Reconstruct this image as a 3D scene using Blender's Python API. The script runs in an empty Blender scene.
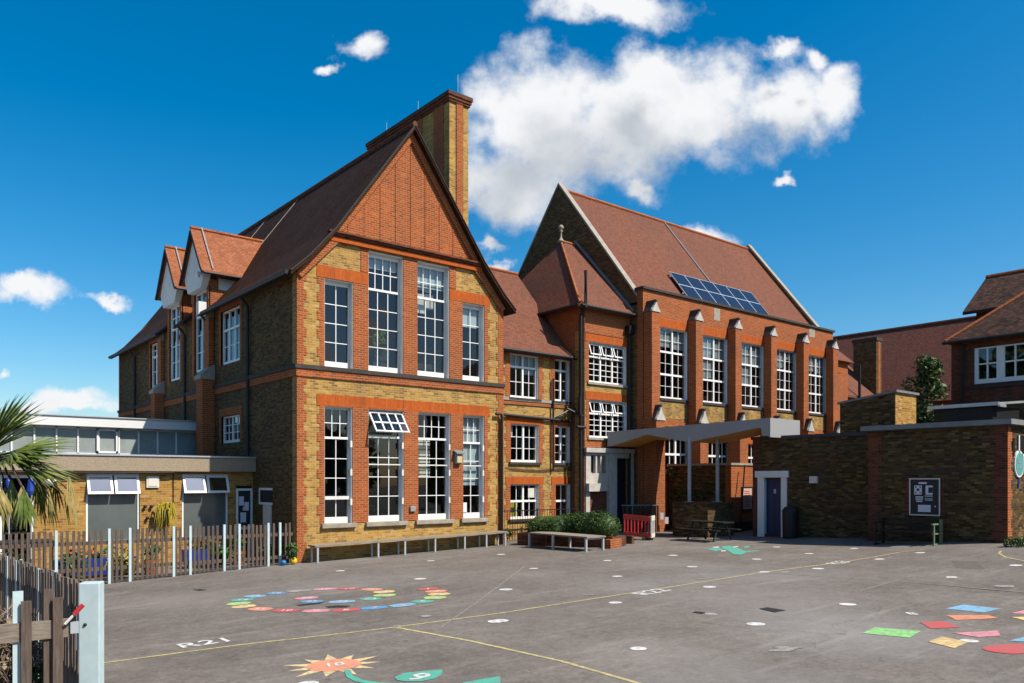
import bpy, math, random
from mathutils import Vector
rnd = random.Random(7)
sc = bpy.context.scene
col = sc.collection
Rd = math.radians
# ------------------------------------------------------------------ site frame
# world X runs along the school front (left to right), Y runs away from the front
FX, FY = .6371, .7708            # viewing direction on the ground
RX, RY = .7707, -.6371           # lateral direction on the ground
FOC, HOR, EYE = 793.6, 480.0, 2.2
LATS = [-400, -60, -30, -14, -11.2, -6.9, -.35, 5, 9.8, 12, 14.6, 17, 40, 400]
LEVS = [-.8, -.8, -.8, -.75, -.68, -.47, -.30, -.18, -.08, .05, .24, .33, .5, .5]
def g_lat(l):
    for i in range(len(LATS)-1):
        if l <= LATS[i+1]:
            t = (l-LATS[i])/(LATS[i+1]-LATS[i])
            return LEVS[i]+t*(LEVS[i+1]-LEVS[i])
    return LEVS[-1]
def gz(x, y): return g_lat(x*RX+y*RY)
def ray(px):
    r = (px-512)/FOC
    return FX+r*RX, FY+r*RY
def gpt(px, py, dz=0):           # a spot of the playground, surveyed from the photograph
    d = ray(px); z = -.3
    for _ in range(12):
        t = FOC*(EYE-z)/(py-HOR); z = gz(d[0]*t, d[1]*t)
    return Vector((d[0]*t, d[1]*t, z+dz))
def dpt(px, t, py=None):
    d = ray(px)
    return Vector((d[0]*t, d[1]*t, 0 if py is None else EYE+(HOR-py)/FOC*t))
# ------------------------------------------------------------------ objects
ROOT = {}
def tag(o, label=None, cat=None, group=None, kind=None):
    if label: o['label'] = label
    if cat: o['category'] = cat
    if group: o['group'] = group
    if kind: o['kind'] = kind
    return o
def thing(name, loc, label, cat, group=None):
    o = bpy.data.objects.new(name, None); col.objects.link(o)
    o.location = loc; o.empty_display_size = .3
    ROOT[o.name] = Vector(loc)
    return tag(o, label, cat, group)
class MB:
    def __init__(s): s.v = []; s.f = []; s.g = []
    def add(s, vs, fs):
        n = len(s.v); s.v += [Vector(v) for v in vs]; s.f += [tuple(i+n for i in f) for f in fs]; s.g.append((n, len(s.v), len(s.f)-len(fs), len(s.f))); return s
    def box(s, x0, y0, z0, x1, y1, z1):
        if x0 > x1: x0, x1 = x1, x0
        if y0 > y1: y0, y1 = y1, y0
        if z0 > z1: z0, z1 = z1, z0
        return s.add([(x0,y0,z0),(x1,y0,z0),(x1,y1,z0),(x0,y1,z0),(x0,y0,z1),(x1,y0,z1),(x1,y1,z1),(x0,y1,z1)],
              [(0,3,2,1),(4,5,6,7),(0,1,5,4),(1,2,6,5),(2,3,7,6),(3,0,4,7)])
    def pb(s, k, P, u0, u1, d0, d1, z0, z1):
        return s.box(u0,P+d0,z0,u1,P+d1,z1) if k == 'Y' else s.box(P+d0,u0,z0,P+d1,u1,z1)
    def prism(s, k, poly, a0, a1):    # polygon in (other axis, z) pushed along axis k
        n = len(poly)
        f = (lambda p, a: (a, p[0], p[1])) if k == 'X' else (lambda p, a: (p[0], a, p[1])) if k == 'Y' else (lambda p, a: (p[0], p[1], a))
        return s.add([f(p, a0) for p in poly]+[f(p, a1) for p in poly],
              [tuple(range(n)), tuple(range(2*n-1, n-1, -1))]+[(i, i+n, (i+1) % n+n, (i+1) % n) for i in range(n)])
    def obox(s, p, ux, uy, uz):       # oriented box from a corner and three edges
        p, ux, uy, uz = map(Vector, (p, ux, uy, uz))
        return s.add([p, p+ux, p+ux+uy, p+uy, p+uz, p+ux+uz, p+ux+uy+uz, p+uy+uz],
              [(0,3,2,1),(4,5,6,7),(0,1,5,4),(1,2,6,5),(2,3,7,6),(3,0,4,7)])
    def tube(s, pts, r, n=8, r2=None):
        pts = [Vector(p) for p in pts]; b = len(s.v); m = len(pts); f0 = len(s.f)
        for i, p in enumerate(pts):
            d = (pts[min(i+1, m-1)]-pts[max(i-1, 0)]).normalized()
            a = d.cross(Vector((0,0,1)))
            if a.length < .05: a = d.cross(Vector((1,0,0)))
            a.normalize(); c = d.cross(a)
            rr = r if r2 is None else r+(r2-r)*i/(m-1)
            for k in range(n):
                t = 2*math.pi*k/n
                s.v.append(p+a*math.cos(t)*rr+c*math.sin(t)*rr)
        for i in range(m-1):
            for k in range(n):
                s.f.append((b+i*n+k, b+i*n+(k+1) % n, b+(i+1)*n+(k+1) % n, b+(i+1)*n+k))
        s.f.append(tuple(b+k for k in range(n))); s.f.append(tuple(b+(m-1)*n+k for k in range(n-1, -1, -1)))
        s.g.append((b, len(s.v), f0, len(s.f))); return s
    def lathe(s, c, prof, n=14):      # (r, z) profile round a vertical axis
        b = len(s.v); c = Vector(c)
        for r, z in prof:
            for k in range(n):
                t = 2*math.pi*k/n; s.v.append(c+Vector((r*math.cos(t), r*math.sin(t), z)))
        for i in range(len(prof)-1):
            for k in range(n):
                s.f.append((b+i*n+k, b+i*n+(k+1) % n, b+(i+1)*n+(k+1) % n, b+(i+1)*n+k))
        s.f.append(tuple(b+k for k in range(n-1, -1, -1))); s.f.append(tuple(b+(len(prof)-1)*n+k for k in range(n)))
        return s
    def ball(s, c, r, n=14):
        return s.lathe(c, [(max(1e-3, r*math.sin(math.pi*i/n)), -r*math.cos(math.pi*i/n)) for i in range(n+1)], 18)
    def poly(s, pts): return s.add(pts, [tuple(range(len(pts)))])
    def wall(s, k, P, u0, u1, z0, z1, holes=(), th=.35):
        zs = sorted({z0, z1} | {min(max(h[i], z0), z1) for h in holes for i in (2, 3)})
        for a, b in zip(zs, zs[1:]):
            hs = sorted([h for h in holes if h[2] < b-1e-6 and h[3] > a+1e-6]); u = u0
            for h in hs:
                if h[0] > u+1e-6: s.pb(k, P, u, h[0], 0, th, a, b)
                u = max(u, h[1])
            if u1 > u+1e-6: s.pb(k, P, u, u1, 0, th, a, b)
        return s
    def each(s, name, m, parent=None, tol=.004):
        """one object per connected piece"""
        bb = []
        for a, b, c, d in s.g:
            q = s.v[a:b]; bb.append([min(v[i] for v in q)-tol for i in range(3)]+[max(v[i] for v in q)+tol for i in range(3)])
        par = list(range(len(bb)))
        def find(i):
            while par[i] != i: i = par[i]
            return i
        for i in range(len(bb)):
            for j in range(i):
                if all(bb[i][k] <= bb[j][k+3] and bb[j][k] <= bb[i][k+3] for k in range(3)): par[find(i)] = find(j)
        cl = {}
        for i in range(len(bb)): cl.setdefault(find(i), []).append(i)
        out = []
        for ids in cl.values():
            q = MB()
            for i in ids:
                a, b, c, d = s.g[i]; q.add(s.v[a:b], [tuple(k-a for k in f) for f in s.f[c:d]])
            out.append(q.build(name, m, parent))
        return out
    def build(s, name, m, parent=None, smooth=False):
        me = bpy.data.meshes.new(name); o = bpy.data.objects.new(name, me); col.objects.link(o)
        off = Vector((0,0,0))
        if parent is not None:
            o.parent = parent; off = ROOT.get(parent.name, off); ROOT[o.name] = off
        me.from_pydata([v-off for v in s.v], [], s.f); me.update()
        if smooth:
            for p in me.polygons: p.use_smooth = True
        if m: me.materials.append(m)
        return o
def fix_normals(o):
    import bmesh
    bm = bmesh.new(); bm.from_mesh(o.data); bmesh.ops.recalc_face_normals(bm, faces=bm.faces); bm.to_mesh(o.data); bm.free()
def bevel(o, w=.01):
    m = o.modifiers.new('bevel', 'BEVEL'); m.width = w; m.segments = 2; m.limit_method = 'ANGLE'
    return o
# ------------------------------------------------------------------ materials
def newmat(name):
    m = bpy.data.materials.new(name); m.use_nodes = True
    nt = m.node_tree; return m, nt, nt.nodes['Principled BSDF']
def N(nt, t, **kw):
    n = nt.nodes.new(t)
    for k, v in kw.items():
        if k.startswith('i_'): n.inputs[k[2:].replace('_', ' ')].default_value = v
        else: setattr(n, k, v)
    return n
def L(nt, a, b): nt.links.new(a, b)
def c4(c): return (c[0], c[1], c[2], 1)
def ramp(nt, fac, stops, interp='LINEAR'):
    r = nt.nodes.new('ShaderNodeValToRGB'); r.color_ramp.interpolation = interp
    e = r.color_ramp.elements
    while len(e) < len(stops): e.new(.5)
    for i, (p, c) in enumerate(stops): e[i].position = p; e[i].color = c4(c)
    L(nt, fac, r.inputs[0]); return r.outputs[0]
def mix(nt, fac, a, b, mode='MIX'):
    m = nt.nodes.new('ShaderNodeMix'); m.data_type = 'RGBA'; m.blend_type = mode
    for s, v in ((0, fac), (6, a), (7, b)):
        if hasattr(v, 'links'): L(nt, v, m.inputs[s])
        else: m.inputs[s].default_value = v if s == 0 else c4(v)
    return m.outputs[2]
def noise(nt, vec, scale, detail=4, rough=.55):
    n = N(nt, 'ShaderNodeTexNoise'); n.inputs['Scale'].default_value = scale; n.inputs['Detail'].default_value = detail; n.inputs['Roughness'].default_value = rough
    if vec is not None: L(nt, vec, n.inputs['Vector'])
    return n.outputs['Fac']
def coords(nt, mode):
    tc = N(nt, 'ShaderNodeTexCoord'); sp = N(nt, 'ShaderNodeSeparateXYZ'); L(nt, tc.outputs['Object'], sp.inputs[0])
    cb = N(nt, 'ShaderNodeCombineXYZ')
    if mode == 'xy':
        ad = N(nt, 'ShaderNodeMath', operation='ADD'); L(nt, sp.outputs[0], ad.inputs[0]); L(nt, sp.outputs[1], ad.inputs[1]); L(nt, ad.outputs[0], cb.inputs[0])
    else: L(nt, sp.outputs['xyz'.index(mode)], cb.inputs[0])
    L(nt, sp.outputs[2], cb.inputs[1])
    return tc.outputs['Object'], cb.outputs[0]
def brickmat(name, stops, mortar, mode='xy', bw=.225, bh=.075, ms=.009, dirt=.45, bump=.35, rough=.88, dirtcol=(.05,.04,.03), dscale=.35, coarse=None):
    m, nt, b = newmat(name)
    o, v = coords(nt, mode)
    br = N(nt, 'ShaderNodeTexBrick'); L(nt, v, br.inputs['Vector'])
    for k, x in (('Color1', (0,0,0,1)), ('Color2', (1,1,1,1)), ('Mortar', (.5,.5,.5,1)), ('Scale', 1), ('Mortar Size', ms), ('Mortar Smooth', .2), ('Bias', 0), ('Brick Width', bw), ('Row Height', bh)):
        br.inputs[k].default_value = x
    c = ramp(nt, br.outputs['Color'], stops)
    n1 = noise(nt, o, 9, 3); c = mix(nt, .35, c, ramp(nt, n1, [(.3, (.25,.25,.25)), (.7, (1,1,1))]), 'MULTIPLY')
    n2 = noise(nt, o, dscale, 6, .65)
    d = ramp(nt, n2, [(.42, (0,0,0)), (.72, (dirt,dirt,dirt))])
    c = mix(nt, d, c, dirtcol)
    mp = N(nt, 'ShaderNodeMapping'); mp.inputs['Scale'].default_value = (2.2, 2.2, .22); L(nt, o, mp.inputs[0])
    c = mix(nt, ramp(nt, noise(nt, mp.outputs[0], 1.3, 5, .65), [(.5, (0,0,0)), (.74, (.34,.34,.34))]), c, dirtcol)      # rain streaks
    c = mix(nt, br.outputs['Fac'], c, mortar)
    L(nt, c, b.inputs['Base Color']); b.inputs['Roughness'].default_value = rough
    b.inputs['Specular IOR Level'].default_value = .1
    bp = N(nt, 'ShaderNodeBump'); bp.inputs['Strength'].default_value = bump; bp.inputs['Distance'].default_value = .02
    inv = N(nt, 'ShaderNodeMath', operation='SUBTRACT'); inv.inputs[0].default_value = 1; L(nt, br.outputs['Fac'], inv.inputs[1])
    ad = N(nt, 'ShaderNodeMath', operation='MULTIPLY_ADD'); L(nt, n1, ad.inputs[0]); ad.inputs[1].default_value = .6; L(nt, inv.outputs[0], ad.inputs[2])
    L(nt, ad.outputs[0], bp.inputs['Height']); L(nt, bp.outputs[0], b.inputs['Normal'])
    return m
def plain(name, c, rough=.6, var=.25, scale=6, metal=0, spec=.4, bump=0, c2=None):
    m, nt, b = newmat(name)
    tc = N(nt, 'ShaderNodeTexCoord'); n = noise(nt, tc.outputs['Object'], scale, 6, .62)
    lo = tuple(x*(1-var) for x in c) if c2 is None else c2
    L(nt, ramp(nt, n, [(.3, lo), (.68, c)]), b.inputs['Base Color'])
    b.inputs['Roughness'].default_value = rough; b.inputs['Metallic'].default_value = metal; b.inputs['Specular IOR Level'].default_value = spec
    if bump:
        bp = N(nt, 'ShaderNodeBump'); bp.inputs['Strength'].default_value = bump; bp.inputs['Distance'].default_value = .01
        L(nt, n, bp.inputs['Height']); L(nt, bp.outputs[0], b.inputs['Normal'])
    return m
def woodmat(name, a, bcol, axis=(14, 14, 1.2)):
    m, nt, b = newmat(name)
    tc = N(nt, 'ShaderNodeTexCoord'); mp = N(nt, 'ShaderNodeMapping'); mp.inputs['Scale'].default_value = axis
    L(nt, tc.outputs['Object'], mp.inputs[0]); n = noise(nt, mp.outputs[0], 3, 6, .7)
    L(nt, ramp(nt, n, [(.3, a), (.7, bcol)]), b.inputs['Base Color']); b.inputs['Roughness'].default_value = .85
    b.inputs['Specular IOR Level'].default_value = .2
    bp = N(nt, 'ShaderNodeBump'); bp.inputs['Strength'].default_value = .4; bp.inputs['Distance'].default_value = .008
    L(nt, n, bp.inputs['Height']); L(nt, bp.outputs[0], b.inputs['Normal'])
    return m
def leafmat(name, a, b2, rough=.55):
    m, nt, b = newmat(name)
    tc = N(nt, 'ShaderNodeTexCoord'); n = noise(nt, tc.outputs['Object'], 3.5, 5, .7)
    L(nt, ramp(nt, n, [(.35, a), (.65, b2)]), b.inputs['Base Color']); b.inputs['Roughness'].default_value = rough
    b.inputs['Specular IOR Level'].default_value = .3
    return m
def glassmat(name, tint, refl=1.0):
    m, nt, b = newmat(name); nt.nodes.remove(b)
    out = [n for n in nt.nodes if n.type == 'OUTPUT_MATERIAL'][0]
    tr = N(nt, 'ShaderNodeBsdfTransparent'); tr.inputs[0].default_value = c4(tint)
    gl = N(nt, 'ShaderNodeBsdfGlossy'); gl.inputs['Roughness'].default_value = .02; gl.inputs[0].default_value = (.9,.95,1,1)
    ge = N(nt, 'ShaderNodeNewGeometry'); dt = N(nt, 'ShaderNodeVectorMath', operation='DOT_PRODUCT'); L(nt, ge.outputs['Normal'], dt.inputs[0]); L(nt, ge.outputs['Incoming'], dt.inputs[1])
    def mm(op, a, b_=None):
        q = N(nt, 'ShaderNodeMath', operation=op); L(nt, a, q.inputs[0])
        if b_ is not None: q.inputs[1].default_value = b_
        return q.outputs[0]
    q = N(nt, 'ShaderNodeMath', operation='SUBTRACT', use_clamp=True); q.inputs[0].default_value = 1; L(nt, mm('ABSOLUTE', dt.outputs['Value']), q.inputs[1])
    frs = mm('ADD', mm('MULTIPLY', mm('POWER', q.outputs[0], 5), .94), .06)
    tc = N(nt, 'ShaderNodeTexCoord'); n = noise(nt, tc.outputs['Object'], .9, 2)
    bp = N(nt, 'ShaderNodeBump'); bp.inputs['Strength'].default_value = .02; bp.inputs['Distance'].default_value = .05
    L(nt, n, bp.inputs['Height']); L(nt, bp.outputs[0], gl.inputs['Normal'])
    ml = N(nt, 'ShaderNodeMath', operation='MULTIPLY', use_clamp=True); L(nt, frs, ml.inputs[0]); ml.inputs[1].default_value = 1.0*refl
    mx = N(nt, 'ShaderNodeMixShader'); L(nt, ml.outputs[0], mx.inputs[0]); L(nt, tr.outputs[0], mx.inputs[1]); L(nt, gl.outputs[0], mx.inputs[2])
    L(nt, mx.outputs[0], out.inputs[0])
    return m
YEL = [(0,(.22,.12,.038)),(.2,(.37,.20,.05)),(.45,(.46,.258,.058)),(.7,(.51,.295,.072)),(.9,(.55,.355,.115)),(1,(.38,.19,.065))]
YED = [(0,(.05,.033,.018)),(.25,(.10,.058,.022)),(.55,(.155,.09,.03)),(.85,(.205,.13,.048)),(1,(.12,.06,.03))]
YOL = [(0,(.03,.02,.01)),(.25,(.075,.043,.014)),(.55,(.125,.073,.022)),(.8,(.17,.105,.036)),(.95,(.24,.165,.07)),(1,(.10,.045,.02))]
REDB = [(0,(.29,.066,.02)),(.3,(.36,.080,.021)),(.6,(.40,.093,.024)),(.85,(.45,.118,.032)),(1,(.32,.085,.035))]
ORG = [(0,(.42,.085,.016)),(.5,(.46,.095,.017)),(1,(.50,.115,.022))]
M = {}
M['yellow'] = brickmat('yellow_stock_brick', YEL, (.40,.28,.13), dirt=.4)
M['yellow_dark'] = brickmat('shaded_dirty_stock_brick', YED, (.12,.088,.05), dirt=.55)  # darker than the front brick to stand in for shade, with some dirt
M['yellow_shade'] = brickmat('shade_dark_weathered_brick', YOL, (.085,.062,.04), dirt=.8, dscale=.55)  # base colour lowered so the outbuilding walls read as deep shade
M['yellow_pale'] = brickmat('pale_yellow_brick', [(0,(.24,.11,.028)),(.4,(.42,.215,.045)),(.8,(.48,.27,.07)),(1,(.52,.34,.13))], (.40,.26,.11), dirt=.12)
M['yellow_mottled'] = brickmat('lichened_stock_brick', YEL, (.30,.22,.11), dirt=.95, dscale=1.3)
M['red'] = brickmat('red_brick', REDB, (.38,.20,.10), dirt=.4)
M['red_dark'] = brickmat('dark_and_shaded_red_brick', [(0,(.09,.03,.018)),(.5,(.17,.045,.022)),(1,(.23,.07,.03))], (.12,.08,.06), dirt=.5)  # dark trims, and the shade tone of the store dressing and planter wall
M['orange'] = brickmat('rubbed_orange_brick', ORG, (.40,.13,.04), bw=.075, bh=.32, ms=.005, dirt=.15, bump=.15)
TILE = [(0,(.17,.062,.038)),(.35,(.205,.076,.046)),(.7,(.235,.092,.056)),(1,(.19,.078,.052))]
TDRK = [(0,(.036,.013,.005)),(.4,(.050,.019,.0075)),(.8,(.062,.025,.010)),(1,(.046,.020,.010))]
TNEW = [(0,(.30,.10,.045)),(.5,(.35,.125,.06)),(1,(.39,.15,.078))]
def tiles(n, st, ax, mo, d=.4): return brickmat(n, st, mo, ax, .17, .082, .006, d, .5, .8, (.09,.06,.045), .3)
M['tile_x'] = tiles('red_roof_tile_along_x', TILE, 'x', (.10,.04,.025))
M['tile_y'] = tiles('red_roof_tile_along_y', TILE, 'y', (.10,.04,.025), .5)
M['tile_dark'] = tiles('brown_roof_tile', TDRK, 'y', (.02,.014,.012), .3)
M['tile_new'] = tiles('orange_roof_tile', TNEW, 'x', (.16,.06,.03), .1)
M['tile_mossy'] = tiles('mottled_roof_tile', [(0,(.03,.018,.014)),(.4,(.055,.032,.024)),(.75,(.08,.045,.034)),(1,(.15,.06,.035))], 'y', (.03,.02,.015), .6)
M['tile_far'] = tiles('dull_roof_tile', [(0,(.11,.04,.03)),(.5,(.15,.055,.04)),(1,(.18,.07,.05))], 'y', (.07,.03,.022), .2)
M['white'] = plain('white_gloss_paint', (.82,.82,.80), .4, .06, 3)
M['white_dull'] = plain('white_render', (.70,.69,.65), .8, .15, 2)
M['fascia'] = plain('white_fascia_sheet', (.70,.70,.69), .5, .05, 1)
M['stone'] = plain('pale_stone', (.36,.32,.26), .85, .35, 5, bump=.2)
M['stone_white'] = plain('painted_stone', (.52,.49,.44), .8, .3, 4, bump=.15)
M['stone_dark'] = plain('sooty_stone', (.055,.048,.042), .85, .4, 5)
M['concrete'] = plain('pebbledash_band', (.38,.30,.21), .9, .38, 28, bump=.6)
M['lead'] = plain('dull_lead', (.20,.21,.22), .6, .3, 3)
M['black'] = plain('black_iron_paint', (.012,.012,.013), .5, .3, 5)
M['felt'] = plain('dark_roof_felt', (.06,.06,.065), .85, .3, 3)
M['felt_edge'] = plain('grey_roof_edge', (.23,.24,.24), .6, .3, 3)
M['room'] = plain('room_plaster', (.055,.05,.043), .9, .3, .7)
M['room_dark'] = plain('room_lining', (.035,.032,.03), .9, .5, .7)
M['glass'] = glassmat('window_glass', (.75,.8,.8))
M['glass_dim'] = glassmat('dusty_glass', (.6,.62,.62), 1.5)
M['glass_sky'] = glassmat('reflective_glass', (.12,.15,.2), 6)
M['frost'] = plain('obscured_glass', (.12,.14,.135), .12, .25, .8, spec=.8)
M['frost_light'] = plain('clerestory_glass', (.33,.37,.36), .1, .3, .9, spec=.8)
M['blind'] = plain('pale_roller_blind', (.50,.57,.58), .8, .15, 2)
M['curtain'] = plain('cream_paper', (.66,.63,.55), .85, .15, 3)
M['canopy'] = plain('grey_canopy_steel', (.32,.325,.33), .5, .08, 1.2)
M['canopy_wood'] = woodmat('canopy_ply_lining', (.58,.27,.06), (.68,.36,.11), (1, 1, 9))
M['post'] = plain('grey_post_paint', (.40,.42,.43), .5, .1, 3)
M['paleblue'] = plain('pale_blue_paint', (.50,.62,.63), .55, .14, 7)
M['picket'] = woodmat('weathered_picket_wood', (.06,.044,.035), (.165,.122,.095))
M['plank'] = woodmat('grey_plank_wood', (.12,.095,.075), (.30,.25,.20), (2, 2, 16))
M['plank_up'] = woodmat('silvered_picket_wood', (.10,.075,.058), (.26,.20,.16))
M['seat'] = woodmat('worn_bench_timber', (.16,.13,.10), (.34,.29,.23), (1.2, 12, 12))
M['steel'] = plain('galvanised_steel', (.48,.52,.55), .45, .15, 4, metal=.3)
M['redplastic'] = plain('red_plastic', (.55,.03,.03), .4, .2, 3)
M['whiteplastic'] = plain('off_white_plastic', (.72,.68,.6), .5, .15, 3)
M['bluedoor'] = plain('navy_door_paint', (.016,.036,.105), .45, .2, 4)
M['darkdoor'] = plain('dark_door_paint', (.015,.018,.035), .4, .3, 4)
M['bluetub'] = plain('blue_plastic', (.015,.05,.30), .45, .15, 4)
M['ballyellow'] = plain('yellow_ball_rubber', (.72,.48,.02), .4, .1, 4)
M['ballblue'] = plain('blue_ball_rubber', (.02,.16,.38), .4, .15, 4)
M['paper'] = plain('white_paper', (.72,.70,.76), .8, .06, 3)
M['paperpink'] = plain('pinkish_notice_paper', (.55,.42,.36), .8, .2, 14)
M['board'] = plain('black_notice_felt', (.025,.027,.03), .6, .2, 5)
M['hedge'] = leafmat('hedge_leaf', (.014,.036,.006), (.05,.092,.016))
M['tree'] = leafmat('tree_leaf', (.03,.055,.012), (.10,.14,.035))
M['shrub'] = leafmat('shrub_leaf', (.02,.05,.012), (.07,.14,.03))
M['palm'] = leafmat('palm_leaf', (.045,.08,.012), (.17,.21,.045), .4)
M['palmdead'] = leafmat('dry_palm_leaf', (.16,.14,.04), (.36,.28,.10))
M['yplant'] = leafmat('yellowing_leaf', (.30,.22,.02), (.50,.40,.05))
M['twig'] = leafmat('dry_twig', (.12,.085,.055), (.28,.21,.15), .8)
M['bark'] = plain('bark', (.09,.065,.045), .9, .5, 9, bump=.5)
M['flower'] = plain('red_petals', (.5,.04,.03), .6, .2, 9)
M['lampgrey'] = plain('lamp_casing', (.30,.29,.27), .5, .2, 5)
M['lamplens'] = plain('lamp_lens', (.55,.47,.28), .3, .1, 5)
M['teal'] = plain('teal_sign_face', (.10,.36,.36), .5, .15, 6)
M['iron'] = plain('drain_iron', (.03,.025,.022), .7, .4, 12)
M['solar'] = plain('solar_cell', (.014,.018,.035), .2, .2, 1.5, spec=.5)
M['alu'] = plain('aluminium_rail', (.62,.64,.66), .35, .1, 4, metal=.6)
M['bin'] = plain('black_bin_plastic', (.015,.015,.016), .5, .3, 4)
M['benchdark'] = plain('dark_bench_paint', (.010,.013,.010), .6, .3, 4)
M['benchgreen'] = plain('faded_green_paint', (.17,.24,.13), .7, .3, 9)
def paint(name, c, wear=.35):       # playground paint worn through to the asphalt in places
    m, nt, b = newmat(name)
    tc = N(nt, 'ShaderNodeTexCoord'); n = noise(nt, tc.outputs['Object'], 11, 6, .75); n2 = noise(nt, tc.outputs['Object'], 1.6, 4, .6)
    cc = mix(nt, ramp(nt, n2, [(.3, (0,0,0)), (.75, (.35,.35,.35))]), c, (.2,.185,.17))
    L(nt, mix(nt, ramp(nt, n, [(.55-.3*wear, (0,0,0)), (.85-.3*wear, (1,1,1))]), cc, (.17,.15,.135)), b.inputs['Base Color']); b.inputs['Roughness'].default_value = .85
    return m
P = {k: paint('paint_'+k, c, w) for k, c, w in [
    ('white', (.72,.71,.68), .33), ('worn_white', (.5,.48,.45), .8), ('yellow_line', (.62,.50,.17), .5), ('faint_line', (.33,.295,.235), .8),
    ('teal', (.035,.42,.30), .38), ('green', (.25,.62,.18), .38), ('lime', (.42,.62,.16), .3), ('yellow', (.80,.55,.19), .38), ('salmon', (.74,.27,.14), .25),
    ('orange', (.80,.26,.10), .38), ('red', (.58,.05,.055), .38), ('pink', (.72,.25,.30), .38), ('blue', (.07,.27,.50), .25), ('sky', (.18,.45,.66), .38), ('cream', (.78,.58,.27), .38)]}
WASH = [(*gpt(850,632)[:2], 2.2, (.36,.35,.34), 0.33), (*gpt(640,655)[:2], 1.6, (.33,.30,.27), 0.21), (*gpt(180,600)[:2], 1.8, (.34,.305,.27), 0.24), (*gpt(935,562)[:2], 1.6, (.13,.115,.10), 0.30), (*gpt(560,610)[:2], 2.4, (.19,.165,.145), 0.24), (*gpt(770,600)[:2], 2.4, (.33,.31,.29), 0.24), (*gpt(330,604)[:2], 1.0, (.13,.115,.10), 0.27)]
def map01(nt, v, hi):
    n = N(nt, 'ShaderNodeMapRange'); L(nt, v, n.inputs[0]); n.inputs[1].default_value = 0; n.inputs[2].default_value = hi; return n.outputs[0]
def asphalt():
    m, nt, b = newmat('asphalt')
    tc = N(nt, 'ShaderNodeTexCoord'); o = tc.outputs['Object']
    n1 = noise(nt, o, 17, 9, .95); n2 = noise(nt, o, .42, 7, .65); n3 = noise(nt, o, 3.2, 6, .7); n4 = noise(nt, o, .13, 4, .55)
    c = ramp(nt, n2, [(.3, (.162,.141,.123)), (.5, (.205,.180,.158)), (.72, (.25,.222,.197))])
    c = mix(nt, .5, c, ramp(nt, n3, [(.32, (.5,.5,.5)), (.66, (1.05,1.05,1.05))]), 'MULTIPLY')
    c = mix(nt, .7, c, ramp(nt, n1, [(.33, (.35,.35,.35)), (.62, (1.15,1.13,1.1))]), 'MULTIPLY')
    n6 = noise(nt, o, 10, 3, .85); c = mix(nt, .38, c, ramp(nt, n6, [(.36, (.55,.55,.55)), (.5, (.9,.9,.9)), (.64, (1.3,1.28,1.25))]), 'MULTIPLY')
    c = mix(nt, ramp(nt, n4, [(.5, (0,0,0)), (.68, (.4,.4,.4))]), c, (.25,.24,.23))
    # long scuffs along the slope
    mp = N(nt, 'ShaderNodeMapping'); mp.inputs['Rotation'].default_value = (0,0,Rd(35)); mp.inputs['Scale'].default_value = (.35, 2.6, 1); L(nt, o, mp.inputs[0])
    n5 = noise(nt, mp.outputs[0], .9, 5, .7)
    c = mix(nt, ramp(nt, n5, [(.56, (0,0,0)), (.7, (.4,.4,.4))]), c, (.31,.285,.262))
    for x, y, r_, cc_, k_ in WASH:               # chalky washes, damp rings and oil marks
        ds = N(nt, 'ShaderNodeVectorMath', operation='DISTANCE'); L(nt, o, ds.inputs[0]); ds.inputs[1].default_value = (x, y, -.2)
        ad = N(nt, 'ShaderNodeMath', operation='MULTIPLY_ADD'); L(nt, n2, ad.inputs[0]); ad.inputs[1].default_value = r_*1.6; L(nt, ds.outputs['Value'], ad.inputs[2])
        c = mix(nt, ramp(nt, map01(nt, ad.outputs[0], r_*2.2), [(.5, (k_,)*3), (.86, (0,0,0))]), c, cc_)
    # hairline cracks
    vo = N(nt, 'ShaderNodeTexVoronoi', feature='DISTANCE_TO_EDGE'); vo.inputs['Scale'].default_value = .22
    wv = N(nt, 'ShaderNodeVectorMath', operation='MULTIPLY_ADD'); nn = N(nt, 'ShaderNodeTexNoise'); nn.inputs['Scale'].default_value = .9; nn.inputs['Detail'].default_value = 6; L(nt, o, nn.inputs['Vector'])
    L(nt, nn.outputs['Color'], wv.inputs[0]); wv.inputs[1].default_value = (2.2,2.2,0); L(nt, o, wv.inputs[2]); L(nt, wv.outputs[0], vo.inputs['Vector'])
    c = mix(nt, ramp(nt, vo.outputs['Distance'], [(.0, (.5,.5,.5)), (.004, (0,0,0))]), c, (.09,.075,.062))
    L(nt, c, b.inputs['Base Color']); b.inputs['Roughness'].default_value = .92; b.inputs['Specular IOR Level'].default_value = .2
    bp = N(nt, 'ShaderNodeBump'); bp.inputs['Strength'].default_value = .5; bp.inputs['Distance'].default_value = .006
    L(nt, n1, bp.inputs['Height']); L(nt, bp.outputs[0], b.inputs['Normal'])
    return m
M['asphalt'] = asphalt()
M['asphalt_new'] = plain('relaid_asphalt', (.15,.135,.12), .95, .35, 9, spec=.2, bump=.4)
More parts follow.
